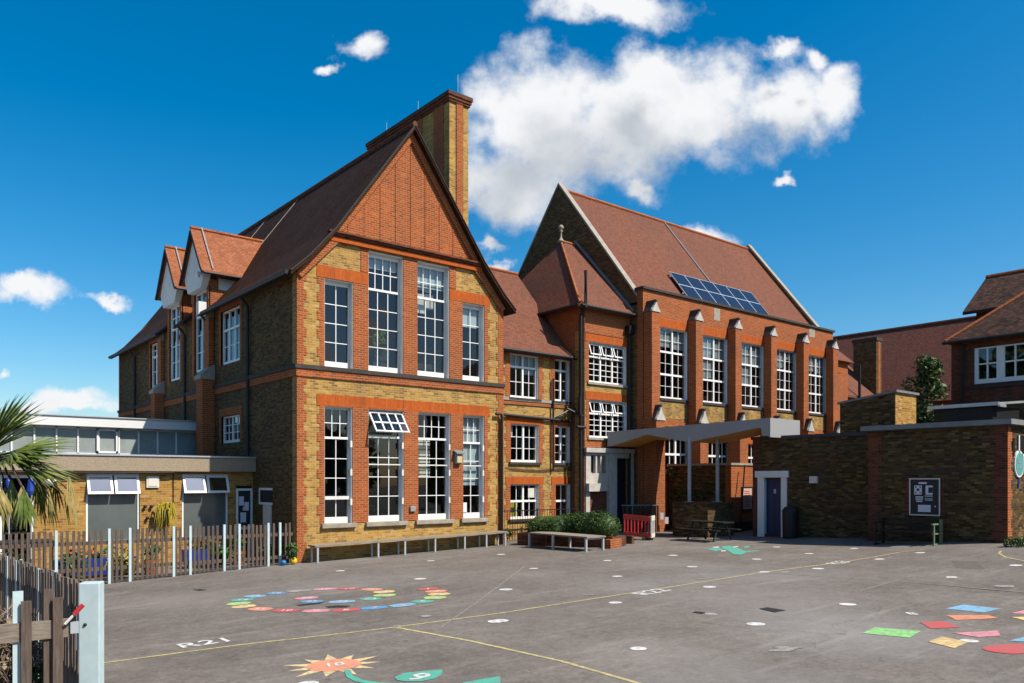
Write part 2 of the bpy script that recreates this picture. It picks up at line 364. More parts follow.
# ------------------------------------------------------------------ building helpers
def window(par, k, Pl, u0, u1, z0, z1, bands, rec=.11, fr=.07, mat='white', glass='glass', sill=None, heavy=.075, name='window', mun=.03, skip=None, head=.06, rail=None):
    rail = rail or fr*1.25
    f = MB()
    f.pb(k, Pl, u0, u0+fr, rec, rec+.1, z0, z1); f.pb(k, Pl, u1-fr, u1, rec, rec+.1, z0, z1)
    f.pb(k, Pl, u0+fr, u1-fr, rec, rec+.1, z0, z0+rail); f.pb(k, Pl, u0+fr, u1-fr, rec, rec+.1, z1-head, z1)
    if rec > .09: f.pb(k, Pl, u0+.022, u1-.022, .015, rec, z1-.022, z1-.002)
    if rec > .09: f.pb(k, Pl, u1-.022, u1-.002, .015, rec, z0, z1); f.pb(k, Pl, u0+.002, u0+.022, .015, rec, z0, z1)
    a0, a1, b0, b1 = u0+fr, u1-fr, z0+rail, z1-head
    zt = b1; tot = b1-b0; n = len(bands)
    for i, (frac, lights, cols, rows) in enumerate(bands):
        zb = b0 if i == n-1 else zt-frac*tot
        lo = zb+(heavy/2 if i < n-1 else 0); hi = zt-(heavy/2 if i else 0)
        if i < n-1: f.pb(k, Pl, a0, a1, rec-.012, rec+.09, zb-heavy/2, zb+heavy/2)
        if skip is None or i != skip:
            w = (a1-a0)/lights
            for l in range(lights):
                la, lb = a0+l*w, a0+(l+1)*w
                if l: f.pb(k, Pl, la-heavy/2, la+heavy/2, rec-.005, rec+.085, lo, hi)
                for c in range(1, cols):
                    x = la+(lb-la)*c/cols; f.pb(k, Pl, x-mun/2, x+mun/2, rec+.02, rec+.06, lo, hi)
            for r in range(1, rows):
                y = lo+(hi-lo)*r/rows; f.pb(k, Pl, a0, a1, rec+.023, rec+.057, y-mun/2, y+mun/2)
        zt = zb
    o = f.build(name, M[mat], par)
    q = MB(); d = rec+.045
    q.poly([(x, Pl+d, z) if k == 'Y' else (Pl+d, x, z) for x, z in ((a0,b0),(a1,b0),(a1,b1),(a0,b1))])
    q.build('pane', M[glass], o)
    if sill:
        s = MB(); s.pb(k, Pl, u0-.12, u1+.12, -.12, rec, z0-sill, z0-.002); bevel(s.build('sill', M['stone'], o), .012)
    return o
def teeth(mb, k, Pl, uin, uout, z0, z1, alt=.11, proud=.018, course=.3):
    """upright strip of brick dressing: inner edge straight, outer edge toothed every four courses"""
    s = 1 if uout > uin else -1; z = z0; i = 0
    while z < z1-1e-4:
        zz = min(z+course, z1); e = uout+(s*alt if i % 2 else 0)
        mb.pb(k, Pl, min(uin, e), max(uin, e), -proud, .05, z, zz); z = zz; i += 1
def leaves(mb, c, rad, n, size, r=rnd, shell=.5, flat=1, droop=0):
    c = Vector(c)
    for _ in range(n):
        while True:
            p = Vector((r.uniform(-1,1), r.uniform(-1,1), r.uniform(-1,1)))
            if shell < p.length <= 1: break
        q = c+Vector((p.x*rad[0], p.y*rad[1], p.z*rad[2]))
        d = Vector((r.gauss(0,1), r.gauss(0,1), r.gauss(0,1)*flat-droop)).normalized()
        nn = (p.normalized()+Vector((r.gauss(0,.6), r.gauss(0,.6), r.gauss(0,.6)))).normalized()
        w = d.cross(nn)
        if w.length < .05: continue
        w.normalize(); s = size*r.uniform(.6, 1.4)
        mb.add([q-d*s*.6, q+w*s*.32, q+d*s*.6, q-w*s*.32], [(0,1,2,3)])
def text_mesh(name, s, size, mat, parent, loc, ux, uy, lift=0):
    cu = bpy.data.curves.new('lettering', 'FONT'); cu.body = s; cu.size = size; cu.offset = size*.015; cu.align_x = 'CENTER'; cu.align_y = 'CENTER'
    t = bpy.data.objects.new('lettering', cu); me = bpy.data.meshes.new_from_object(t)
    bpy.data.objects.remove(t); bpy.data.curves.remove(cu)
    ux, uy, loc = Vector(ux).normalized(), Vector(uy).normalized(), Vector(loc)
    mb = MB(); mb.add([loc+ux*v.co.x+uy*v.co.y for v in me.vertices], [tuple(p.vertices) for p in me.polygons])
    if lift: 
        for v in mb.v: v.z = gz(v.x, v.y)+lift
    return mb.build(name, mat, parent)
# ================================================================== setting
mb = MB()
deps = [-40, 0, 8, 16, 24, 34, 60, 120, 400]
for d in deps:
    for l in LATS: mb.v.append(Vector((d*FX+l*RX, d*FY+l*RY, g_lat(l))))
nl = len(LATS)
for i in range(len(deps)-1):
    for j in range(nl-1): mb.f.append((i*nl+j, i*nl+j+1, (i+1)*nl+j+1, (i+1)*nl+j))
ground = mb.build('playground', M['asphalt'])
for v in []: pass
tag(ground, kind='structure')
ROOT[ground.name] = Vector((0,0,0))
# ================================================================== gabled wing
AX0, AX1, AY, AYB, AC = 10.92, 19.42, 24.05, 46.4, 15.17
A = thing('school_wing', (15.17, 24.05, -.4), 'tall gabled yellow brick school wing with red brick pediment and long side chimney', 'school building')
up = [(11.87,12.92,5.95,8.85), (13.50,14.88,5.95,10.05), (15.48,16.87,5.95,10.05), (17.47,18.50,5.95,8.85)]
lo = [(11.87,12.90,.76,4.64), (13.50,14.92,.76,4.64), (15.51,16.93,.76,4.64), (17.50,18.50,.76,4.64)]
left = [(28.95,30.93,6.63,8.69), (28.95,30.88,3.61,4.64), (32.58,34.05,6.66,9.0), (35.98,37.5,6.62,9.0), (38.95,40.5,6.6,8.7)]
w = MB().wall('Y', AY, AX0, AX1, -1, 9.0, up+lo, .35)
w.wall('Y', AY, 12.2, 18.14, 9.0, 10.36, up, .35)
w.prism('Y', [(AX0,9),(12.2,9),(12.2,10.36)], AY, AY+.35); w.prism('Y', [(AX1,9),(18.14,10.36),(18.14,9)], AY, AY+.35)
w.build('front_wall', M['yellow'], A)
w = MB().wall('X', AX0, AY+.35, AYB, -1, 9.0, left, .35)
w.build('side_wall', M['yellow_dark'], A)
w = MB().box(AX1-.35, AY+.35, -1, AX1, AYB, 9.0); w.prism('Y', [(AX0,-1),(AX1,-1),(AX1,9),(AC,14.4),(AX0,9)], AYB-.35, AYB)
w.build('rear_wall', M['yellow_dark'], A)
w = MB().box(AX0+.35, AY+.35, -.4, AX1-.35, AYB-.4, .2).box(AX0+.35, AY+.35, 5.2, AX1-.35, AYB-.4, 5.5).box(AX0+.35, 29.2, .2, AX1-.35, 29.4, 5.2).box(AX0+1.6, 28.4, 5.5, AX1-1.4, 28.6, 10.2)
w.build('inner_floor', M['room'], A)
# pediment in red brick with thin upright ribs
w = MB().prism('Y', [(12.1,10.36),(18.24,10.36),(AC,14.52)], AY-.05, AY+.3); w.build('pediment', M['red'], A)
w = MB()
for i in range(1, 10):
    x = 12.1+6.14*i/10; h = 10.4+(1-abs(x-AC)/3.07)*4.16-.25
    if h > 10.75: w.box(x-.014, AY-.07, 10.42, x+.014, AY-.045, h)
w.each('pediment_rib', M['red'], A)
w = MB().box(12.0, AY-.17, 10.28, 18.34, AY-.002, 10.36).box(11.95, AY-.24, 10.36, 18.39, AY-.04, 10.42); w.build('pediment_moulding', M['red_dark'], A)
w = MB().box(12.02, AY-.12, 10.10, 18.32, AY-.002, 10.26); w.build('pediment_frieze', M['orange'], A)
# raked brick moulding under the verge
w = MB()
for s in (-1, 1):
    X = lambda x: AC+s*(x-AC)
    pts = [(X(17.86),10.47),(X(18.13),10.47),(AC,14.54),(AC,14.17)]
    if s < 0: pts = pts[::-1]
    w.prism('Y', pts, AY-.14, AY-.052)
    pts = [(X(19.30),8.72),(X(19.47),8.86),(X(18.20),10.30),(X(17.98),10.10)]
    if s < 0: pts = pts[::-1]
    w.prism('Y', pts, AY-.10, AY-.002)
w.each('raked_moulding', M['red'], A)
# roof
def roof_profile(o=0):
    return [(10.55,8.82),(12.1,10.47),(AC,14.70),(18.24,10.47),(19.79,8.82)]
def slab(poly, th): return poly+[(x, z-th) for x, z in poly[::-1]]
Y0, Y1 = AY-.36, AYB+.25
w = MB().prism('Y', slab([(12.1,10.47),(AC,14.72)], .16), Y0, Y1)
segs = [(Y0, 32.2), (34.4, 35.6), (37.9, Y1)]
for a, b in segs: w.prism('Y', slab([(10.55,8.84),(11.2,9.42),(12.1,10.47)], .16), a, b)
w.build('left_roof_slope', M['tile_dark'], A)
w = MB().prism('Y', slab([(AC,14.72),(18.24,10.47),(19.12,9.44),(19.79,8.84)], .16), Y0, Y1); w.build('right_roof_slope', M['tile_dark'], A)
w = MB().tube([(AC,Y0,14.74),(AC,Y1,14.74)], .1, 8); w.build('ridge_tiles', M['red_dark'], A)
w = MB()
for s in (-1, 1):
    pr = [(AC,14.735),(AC+s*3.07,10.485),(AC+s*4.0,9.43),(AC+s*4.62,8.86)]
    for (x0,z0),(x1,z1) in zip(pr, pr[1:]): w.tube([(x0,Y0-.012,z0-.05),(x1,Y0-.012,z1-.05)], .024, 6)
w.build('verge_pointing', M['stone_dark'], A)
w = MB().tube([(13.0,Y0+9.5,11.74),(15.1,Y0+9.5,14.64)], .014, 5).tube([(13.0,Y0+13,11.74),(15.1,Y0+13,14.64)], .014, 5); w.each('lightning_strip', M['stone'], A)
# brick dressings on the front
w = MB()
for z0, z1 in ((-1, 5.62), (5.93, 9.0)):
    teeth(w, 'Y', AY, AX0-.012, AX0+.22, z0, z1, .1); teeth(w, 'Y', AY, AX1+.012, AX1-.22, z0, z1, .1)
def surround(w, hs, band):
    for i, h in enumerate(hs):
        a = h[0]-.30 if i == 0 else (hs[i-1][1]+h[0])/2
        b = h[1]+.30 if i == len(hs)-1 else (h[1]+hs[i+1][0])/2
        if i == 0: teeth(w, 'Y', AY, h[0], h[0]-.16, h[2], h[3], .1)
        else: w.box(a, AY-.018, h[2], h[0], AY+.05, min(h[3], hs[i-1][3]))
        if i == len(hs)-1: teeth(w, 'Y', AY, h[1], h[1]+.16, h[2], h[3], .1)
        else: w.box(h[1], AY-.018, h[2], b, AY+.05, min(h[3], hs[i+1][3]))
surround(w, lo, 0); surround(w, up, 0)
w.box(13.2, AY-.018, 9.28, 13.5, AY+.05, 10.09).box(16.87, AY-.018, 9.28, 17.17, AY+.05, 10.09)
w.each('brick_dressing', M['red'], A)
w = MB().box(11.6, AY-.022, 4.64, 18.76, AY+.05, 5.02)
w.box(11.6, AY-.022, 8.862, 13.498, AY+.05, 9.26).box(16.872, AY-.022, 8.862, 18.76, AY+.05, 9.26)
w.each('brick_lintel', M['orange'], A)
w = MB().box(AX0-.10, AY-.10, 5.80, AX1+.04, AY, 5.93).box(AX0-.10, AY, 5.80, AX0, AYB, 5.93); w.build('string_course', M['stone_dark'], A)
w = MB().box(AX0-.05, AY-.055, 5.55, AX1+.03, AY, 5.80); w.build('string_brick', M['red'], A)
w = MB().box(AX0-.05, AY+.002, 5.55, AX0, AYB, 5.80); w.build('side_string_brick', M['red'], A)
# front windows
nar, wid = [(1,1,2,4)], [(.295,1,4,2),(.705,1,3,4)]
for i, h in enumerate(up):
    window(A, 'Y', AY, *h, nar if i in (0,3) else wid, rec=.19, fr=.075, head=.15, rail=.2, mun=.026)
for i, h in enumerate(lo):
    o = window(A, 'Y', AY, *h, [(.265,1,3,2),(.735,1,2,4)] if i in (0,3) else [(.24,1,4,2),(.76,1,3,4)], rec=.17, fr=.075, head=.08, rail=.2, mun=.026, sill=.15, skip=0 if i == 1 else None)
    m = MB()
    for z in (1.35, 2.35, 3.3): m.box(h[1]-.075, AY-.005, z, h[1]-.005, AY+.11, z+.22)
    m.box(h[0]+.07, AY+.08, 1.55 if i == 0 else 2.72, h[1]-.085, AY+.14, 1.66 if i == 0 else 2.76)
    m.each('casement_stay', M['white_dull'], o)
    if i == 1:                                     # top light hung open
        m = MB(); a, b, zt = h[0]+.06, h[1]-.02, 4.56; n = Vector((0,-.60,-.80)); ln = .88
        def fb(x0, x1, s0, s1): m.obox((x0, AY+.08+n.y*s0, zt+n.z*s0), (x1-x0,0,0), n*(s1-s0), (0,.045,-.034))
        for x in (a, a+(b-a)*.25, a+(b-a)*.5, a+(b-a)*.75, b-.05): fb(x, x+.05, 0, ln)
        for s in (0, ln*.5, ln-.06): fb(a, b, s, s+.05)
        m.build('open_top_light', M['white'], o)
        m = MB(); m.obox((a+.02, AY+.10, zt-.02), (b-a-.04,0,0), n*(ln-.02), (0,.004,-.005)); m.build('pane', M['glass'], o)
m = MB().box(15.62,24.5,8.3,16.1,24.52,9.0).box(16.14,24.55,8.5,16.5,24.57,9.05).box(15.65,24.5,9.15,16.0,24.52,9.5).box(16.05,24.5,9.1,16.4,24.52,9.55); m.each('paper', M['curtain'], A)
m = MB()
for k in range(11): m.box(15.62, 24.55, 2.3+k*.13, 16.35, 24.57, 2.39+k*.13)
m.build('slatted_blind', M['curtain'], A)
MB().box(17.58,AY+.30,2.0,18.42,AY+.305,4.55).build('blind', M['blind'], A)
MB().box(15.6,AY+.30,9.2,16.8,AY+.305,10.0).box(13.6,AY+.30,9.55,14.8,AY+.305,10.0).each('blind', M['blind'], A)
MB().box(17.56,AY+.30,8.0,18.42,AY+.305,8.8).build('blind', M['blind'], A)
m = MB().box(17.56,24.19,.98,17.78,24.2,1.35); m.build('notice', M['paper'], A)
m = MB().box(11.75,24.7,.2,12.9,25.2,1.0).box(13.7,24.6,.2,14.9,25.1,.95).box(15.6,24.8,.2,16.9,25.2,1.05).box(14.0,24.6,5.5,14.7,25.0,6.6).box(15.8,24.7,5.5,16.7,25.1,6.5); m.each('cupboard', M['room_dark'], A)
m = MB()
for x, y, z in ((14.1,24.7,6.6),(14.45,24.8,6.6),(14.6,25.2,.95)):
    leaves(m, (x,y,z+.4), (.3,.25,.5), 40, .3)
m.build('pot_plant_leaves', M['shrub'], A)
# side windows
for i, h in enumerate(left):
    b = [[(.36,3,1,1),(.64,3,1,2)], [(1,2,2,3)], [(.3,2,1,2),(.7,2,1,3)], [(.3,2,1,2),(.7,2,1,3)], [(.3,2,1,2),(.7,2,1,2)]][i]
    if i in (2, 3): h = (h[0], h[1], h[2], 9.95)
    window(A, 'X', AX0, *h, b, rec=.07, sill=None, fr=.09, glass='glass_dim')
w = MB()
for h in (left[0], left[1], left[4]):
    w.box(AX0-.02, h[0]-.2, h[2], AX0+.05, h[0], h[3]+.3).box(AX0-.02, h[1], h[2], AX0+.05, h[1]+.2, h[3]+.3).box(AX0-.02, h[0], h[3], AX0+.05, h[1], h[3]+.3)
for c in (33.3, 36.74):
    w.box(AX0-.02, c-1.0, 6.5, AX0+.05, c-.76, 10.0).box(AX0-.02, c+.78, 6.5, AX0+.05, c+1.0, 10.0)
w.box(AX0-.02, AYB-.3, -1, AX0+.05, AYB+.01, 9)
w.each('side_dressing', M['red'], A)
w = MB()
for ya, yb, x in ((31.6,32.3,10.42), (38.2,38.85,10.48)):
    w.box(x, ya, -1, AX0-.02, yb, 6.15).box(x+.28, ya+.08, 6.4, AX0-.02, yb-.08, 8.6)
w.each('buttress', M['red'], A)
w = MB()
for ya, yb, x in ((31.6,32.3,10.42), (38.2,38.85,10.48)):
    w.prism('Y', [(x-.07,6.15),(AX0-.02,6.15),(AX0-.02,6.75),(x+.25,6.62),(x-.07,6.3)], ya-.05, yb+.05)
    w.prism('Y', [(x+.24,8.6),(AX0-.02,8.6),(AX0-.02,9.0)], ya+.05, yb-.05)
w.each('buttress_cap', M['stone'], A)
# dormers
for c in (33.3, 36.74):
    d = MB().wall('X', AX0, c-1.0, c+1.0, 9.0, 10.3, [(c-.74, c+.76, 8, 9.95)], .3)
    d.box(AX0+.3, c-1.0, 9.0, 12.2, c-.85, 10.6).box(AX0+.3, c+.85, 9.0, 12.2, c+1.0, 10.6)
    dm = d.build('dormer', M['red'], A)
    cov = [(c-1.24,10.62),(c-1.05,10.28),(c-.85,10.0),(c-.76,9.93),(c+.78,9.93),(c+.85,10.0),(c+1.05,10.28),(c+1.24,10.62),(c,12.28)]
    MB().prism('X', cov, 10.66, 10.94).build('gable_face', M['white_dull'], dm)
    r = MB()
    for s in (-1, 1):
        pl = [(c,12.48),(c+s*1.27,10.66),(c+s*1.42,10.50)]
        r.prism('X', pl+[(y,z-.12) for y, z in pl[::-1]], 10.5, 13.7)
    r.build('dormer_roof', M['tile_new'], dm)
    MB().tube([(10.5,c,12.5),(13.6,c,12.5)], .075, 6).build('dormer_ridge', M['red'], dm)
    v = MB()
    for s in (-1, 1):
        pl = [(c,12.36),(c+s*1.27,10.56),(c+s*1.42,10.40)]
        for (y0,z0),(y1,z1) in zip(pl, pl[1:]): v.tube([(10.52,y0,z0),(10.52,y1,z1)], .06, 6)
    v.tube([(10.56,c-1.44,10.4),(12.3,c-1.44,10.4)], .05, 6)
    v.build('bargeboard', M['black'], dm)
    MB().tube([(10.95,c-.02,12.58),(10.95,c-1.27,10.78),(10.95,c-1.42,10.6)], .022, 5).build('lightning_strip', M['steel'], dm)
    MB().box(11.3, c-1.012, 9.9, 12.1, c-1.0, 10.35).build('flashing', M['white_dull'], dm)
# chimney slab on the far side of the roof
ch = MB().box(18.6, 26.5, 8, 19.55, 33.0, 17.62).build('chimney', M['yellow'], A)
w = MB().box(18.93, 26.455, 8, 19.26, 26.5, 17.62)
w.build('chimney_front_strip', M['red'], ch)
w = MB()
for y in (26.9, 28.5, 30.1, 31.7): w.box(18.565, y, 8, 18.6, y+.7, 17.62)
w.each('chimney_side_strip', M['red'], ch)
w = MB().box(18.54,26.43,17.62,19.61,33.07,17.72).box(18.5,26.39,17.72,19.65,33.11,17.84).box(18.46,26.35,17.84,19.69,33.15,17.94); w.build('chimney_cap', M['red_dark'], ch)
w = MB().box(18.46,26.35,17.94,19.69,33.15,18.0); w.build('chimney_flaunching', M['stone_dark'], ch)
w = MB()
for y in (26.6, 29.6, 32.3): w.tube([(19.1,y,17.98),(19.1,y,18.9)], .008, 5)
w.each('lightning_rod', M['steel'], ch)
# gutters and pipes
w = MB().tube([(10.5,AY-.2,8.78),(10.5,32.2,8.78)], .075, 8).tube([(10.5,37.95,8.78),(10.5,Y1,8.78)], .075, 8); w.each('gutter', M['black'], A)
for y in (28.0, 32.15, 35.1, 43.0):
    MB().tube([(10.55,y,8.75),(10.83,y,8.4),(10.83,y,-.9)], .06, 8).build('downpipe', M['black'], A)
MB().tube([(18.95,AY-.14,4.75),(19.22,AY-.14,4.75),(19.27,AY-.12,4.6),(19.27,AY-.12,-.5)], .055, 8).build('downpipe', M['black'], A)
# ================================================================== link block
B = thing('school_link', (22, 25.5, -.25), 'lower three storey brick link between the gabled wing and the stair tower', 'school building')
BY = 25.5
bw = [(20.98,22.57,.56,2.02), (23.54,24.44,.5,2.02), (21.0,22.57,2.95,4.56), (23.5,24.42,2.95,4.56), (20.96,22.55,5.65,7.49), (23.49,24.40,5.65,7.49)]
MB().wall('Y', BY, 19.43, 24.6, -1, 7.62, bw, .35).build('front_wall', M['yellow'], B)
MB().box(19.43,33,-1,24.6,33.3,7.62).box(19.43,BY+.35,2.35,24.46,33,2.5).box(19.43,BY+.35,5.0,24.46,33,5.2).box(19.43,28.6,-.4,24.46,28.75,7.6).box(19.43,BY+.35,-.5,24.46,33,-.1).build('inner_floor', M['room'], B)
w = MB()
for h in bw:
    teeth(w, 'Y', BY, h[0], h[0]-.22, h[2], h[3], .1); teeth(w, 'Y', BY, h[1], h[1]+.2, h[2], h[3], .1)
teeth(w, 'Y', BY, 19.45, 19.8, -1, 5.4); teeth(w, 'Y', BY, 19.45, 19.8, 5.63, 7.5)
w.box(20.68, BY-.03, 7.49, 22.83, BY+.04, 7.6).box(23.2, BY-.03, 7.49, 24.6, BY+.04, 7.6)
w.each('brick_dressing', M['red'], B)
w = MB()
for h in bw[:4]: w.box(h[0]-.25, BY-.024, h[3], h[1]+(.25 if h[0] < 23 else .12), BY+.04, h[3]+.32)
w.each('brick_lintel', M['orange'], B)
MB().box(19.43,BY-.08,5.52,24.6,BY-.001,5.64).build('string_course', M['stone'], B)
MB().box(19.43,BY-.05,5.36,24.6,BY-.001,5.52).build('string_brick', M['red'], B)
for i, h in enumerate(bw):
    b = [[(.5,2,2,1),(.5,2,2,1)], [(.5,1,2,1),(.5,1,2,1)], [(1,2,2,3)], [(.25,2,1,1),(.75,2,1,3)], [(.28,2,2,1),(.72,2,2,2)], [(.25,2,1,1),(.75,2,1,3)]][i]
    o = window(B, 'Y', BY, *h, b, fr=.08, heavy=.085, mun=.024)
    MB().box(h[0]-.1, BY-.09, h[2]-.1, h[1]+.1, BY+.11, h[2]-.002).build('sill', M['stone_dark'], o)
MB().box(21.05,25.95,.6,21.75,25.98,1.3).build('yellow_curtain', M['yplant'], B)
MB().box(21.06,BY+.24,6.9,21.75,BY+.245,7.45).box(21.8,BY+.24,6.7,22.5,BY+.245,7.45).box(21.05,BY+.24,4.0,21.3,BY+.245,4.5).each('blind', M['blind'], B)
MB().box(22.05,25.60,1.45,22.4,25.61,1.85).build('notice', M['curtain'], B)
r = slab([(25.2,7.62),(25.9,8.25),(29.2,12.05)], .14); r2 = slab([(29.2,12.05),(33.4,7.6)], .14)
MB().prism('X', r, 19.2, 24.47).prism('X', r2, 19.2, 24.47).build('roof', M['tile_x'], B)
MB().tube([(19.2,29.2,12.07),(24.47,29.2,12.07)], .09, 6).build('ridge_tiles', M['red'], B)
MB().tube([(19.5,25.15,7.56),(24.6,25.15,7.56)], .07, 8).build('gutter', M['black'], B)
MB().tube([(20.4,BY-.12,4.9),(24.75,BY-.12,4.78)], .06, 8).tube([(23.3,BY-.12,2.6),(23.3,BY-.12,6.6)], .045, 6).tube([(23.3,BY-.12,4.9),(24.3,BY-.2,5.3),(24.7,BY-.3,5.35)], .05, 6).each('waste_pipe', M['black'], B)
w = MB()
for k in range(3): w.tube([(20.7+.2*k,BY-.03,2.7-.05*k),(22.4,BY-.03,2.62-.04*k),(24.5,BY-.03,2.75-.06*k)], .012, 4)
w.each('cable', M['black'], B)
# ================================================================== stair tower
T = thing('stair_tower', (26.1, 24.94, -.2), 'narrow brick stair tower with a hipped red roof and ball finial beside the hall', 'school building')
TY, TX0, TX1 = 24.94, 24.48, 27.73
tw = [(25.02,27.49,6.55,8.35), (25.04,27.52,4.09,5.79)]
pw = [(25.0,25.9,2.55,3.31), (26.66,27.56,.1,3.2)]
MB().wall('Y', TY, TX0, TX1-.01, -1, 8.75, tw+pw, .3).build('front_wall', M['yellow'], T)
MB().wall('Y', TY, TX0, TX1-.01, 8.75, 9.8, [], .3).build('upper_wall', M['red'], T)
MB().box(TX0,TY+.3,-1,TX0+.3,32,9.8).build('side_wall', M['red'], T)
MB().box(TX0+.3,31.7,-1,TX1-.01,32,9.8).box(TX0+.3,27.5,-1,TX1-.01,27.7,9.8).box(TX0+.3,TY+.3,6.0,TX1-.01,27.5,6.2).box(TX0+.3,TY+.3,3.5,TX1-.01,27.5,3.7).build('inner_floor', M['room'], T)
w = MB()
for h in tw: w.box(h[0]-.18,TY-.018,h[2],h[0],TY+.04,h[3]).box(h[1],TY-.018,h[2],h[1]+.19,TY+.04,h[3])
w.box(TX0-.01,TY-.045,8.72,TX1-.02,TY-.001,8.82).box(TX0,TY-.018,3.66,TX1-.02,TY+.04,3.95)
w.each('brick_dressing', M['red'], T)
w = MB()
for h in tw: w.box(h[0]-.22,TY-.024,h[3],h[1]+.2,TY+.04,h[3]+.35)
w.each('brick_lintel', M['orange'], T)
for h in tw:
    o = window(T, 'Y', TY, *h, [(.36,3,2,1),(.64,3,2,4)], fr=.075, heavy=.08, mun=.028, glass='glass_dim')
    MB().box(h[0]-.1,TY-.08,h[2]-.1,h[1]+.1,TY+.1,h[2]-.002).build('sill', M['stone'], o)
    m = MB()
    for k in range(3):
        a = h[0]+.1+(h[1]-h[0]-.15)/3*k; wd = (h[1]-h[0])/3-.14
        n = Vector((0,-.3,-.954)); q0 = Vector((a,TY+.09,h[3]-.08))
        for e0, e1, s0, s1 in ((0,.045,0,.5),(wd-.045,wd,0,.5),(.045,wd-.045,0,.04),(.045,wd-.045,.45,.5)): m.obox(q0+Vector((e0,0,0))+n*s0, (e1-e0,0,0), n*(s1-s0), (0,.027,-.013))
    m.each('open_top_light', M['white'], o)
# porch: stone surround of the entrance
pc = MB().wall('Y', TY-.16, 24.7, 28.0, -.3, 3.62, [(25.0,25.3,2.5,3.3),(25.4,25.6,2.5,3.3),(25.7,25.95,2.5,3.3),(24.95,26.1,-.3,1.7),(26.62,27.6,-.3,3.2)], .16).build('porch', M['stone_white'], T)
MB().box(24.6,TY-.3,3.42,28.1,TY-.16,3.62).box(26.1,TY-.24,-.3,26.6,TY-.16,3.42).box(27.62,TY-.24,-.3,27.98,TY-.16,3.42).box(24.7,TY-.35,1.7,25.5,TY-.16,2.05).each('pilaster', M['stone_white'], pc)
MB().box(24.95,TY-.06,-.3,26.1,TY-.01,1.7).build('porch_panel', M['red_dark'], pc)
MB().box(26.64,TY+.12,-.3,27.58,TY+.18,3.18).build('door', M['darkdoor'], pc)
MB().box(24.98,TY+.02,2.5,26.0,TY+.03,3.3).build('pane', M['glass_dim'], pc)
# hipped roof
ex0, ey0, ey1, ez = 24.12, 24.58, 32.4, 9.86
ap, aq = (26.64,28.46,13.9), (27.72,28.46,13.9)
MB().add([(ex0,ey0,ez),(27.72,ey0,ez),aq,ap], [(0,1,2,3)]).add([(ex0,ey0,ez-.12),(27.72,ey0,ez-.12),(27.72,ey0,ez),(ex0,ey0,ez)], [(0,1,2,3)]).build('front_roof_slope', M['tile_x'], T)
MB().add([(ex0,ey1,ez),(ex0,ey0,ez),ap], [(0,1,2)]).add([(27.72,ey1,ez),(ex0,ey1,ez),ap,aq], [(0,1,2,3)]).add([(ex0,ey1,ez-.12),(ex0,ey0,ez-.12),(ex0,ey0,ez),(ex0,ey1,ez)], [(0,1,2,3)]).add([(ex0,ey0,ez-.12),(ex0,ey1,ez-.12),(27.72,ey1,ez-.12),(27.72,ey0,ez-.12)], [(0,1,2,3)]).build('side_roof_slope', M['tile_y'], T)
MB().tube([(ex0,ey0,ez+.03),ap], .07, 6).tube([ap,aq], .08, 6).each('hip_tiles', M['red'], T)
MB().lathe((26.64,28.46,13.85), [(.22,0),(.11,.12),(.05,.22),(.05,.5),(.1,.56),(.05,.62)]).ball((26.64,28.46,14.58), .13).build('finial', M['stone'], T, True)
MB().tube([(ex0+.05,ey0-.06,ez-.08),(27.7,ey0-.06,ez-.08)], .07, 8).tube([(ex0-.06,ey0,ez-.08),(ex0-.06,ey1,ez-.08)], .07, 8).build('gutter', M['black'], T)
MB().box(27.74-.02,24.9,9.9,27.74-.001,28.4,10.0).prism('X', [(24.7,9.98),(28.46,14.02),(28.46,14.12),(24.7,10.1)], 27.55, 27.72).build('flashing', M['lead'], T)
MB().tube([(24.42,TY-.12,-.4),(24.42,TY-.12,9.4),(24.42,TY-.42,9.7),(24.42,TY-.42,11.3)], .075, 8).build('soil_pipe', M['black'], T)
for dx, top in ((.22, 9.7), (-.2, 7.5)):
    MB().tube([(24.42+dx*.9,TY-.1 if dx > 0 else TY+.2,-.4),(24.42+dx*.9,TY-.1 if dx > 0 else TY+.2,top)], .055, 8).build('downpipe', M['red_dark' if dx > 0 else 'black'], T)
MB().box(27.36,TY-.3,8.9,27.7,TY-.02,9.3).tube([(27.55,TY-.12,9.0),(27.55,TY-.12,-.3)], .07, 8).build('downpipe', M['black'], T)
MB().tube([(24.3,TY-.2,5.0),(24.3,TY-.2,5.8)], .1, 8).tube([(23.8,TY+.1,5.3),(24.5,TY-.15,5.0)], .05, 6).tube([(24.1,TY-.2,4.5),(24.6,TY-.2,4.5)], .07, 6).build('pipe_junction', M['black'], T)
# ================================================================== hall
HX0, HX1, HY, HYB, HR = 27.73, 44.66, 24.15, 35.4, 29.78
H = thing('school_hall', (36.2, 24.15, -.1), 'long red brick hall with tall windows between brick piers and steep red roof', 'school building')
hu = [(28.93+3.24*i, 28.93+3.24*i+2.04, 6.04, 9.36) for i in range(5)]
hl = [(29.28,31.1,2.6,4.2), (32.6,34.43,2.6,4.16), (36.0,37.8,2.6,4.1), (39.2,41.0,2.6,4.1)]
MB().wall('Y', HY, HX0, HX1, -1, 10.95, hu+hl, .35).build('front_wall', M['red'], H)
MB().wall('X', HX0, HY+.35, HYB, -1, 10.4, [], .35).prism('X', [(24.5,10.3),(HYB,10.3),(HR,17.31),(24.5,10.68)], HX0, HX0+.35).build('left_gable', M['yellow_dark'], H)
MB().wall('X', HX1-.35, HY+.35, HYB, -1, 10.4, [], .35).prism('X', [(24.5,10.3),(HYB,10.3),(HR,17.31),(24.5,10.68)], HX1-.35, HX1).build('right_gable', M['yellow_dark'], H)
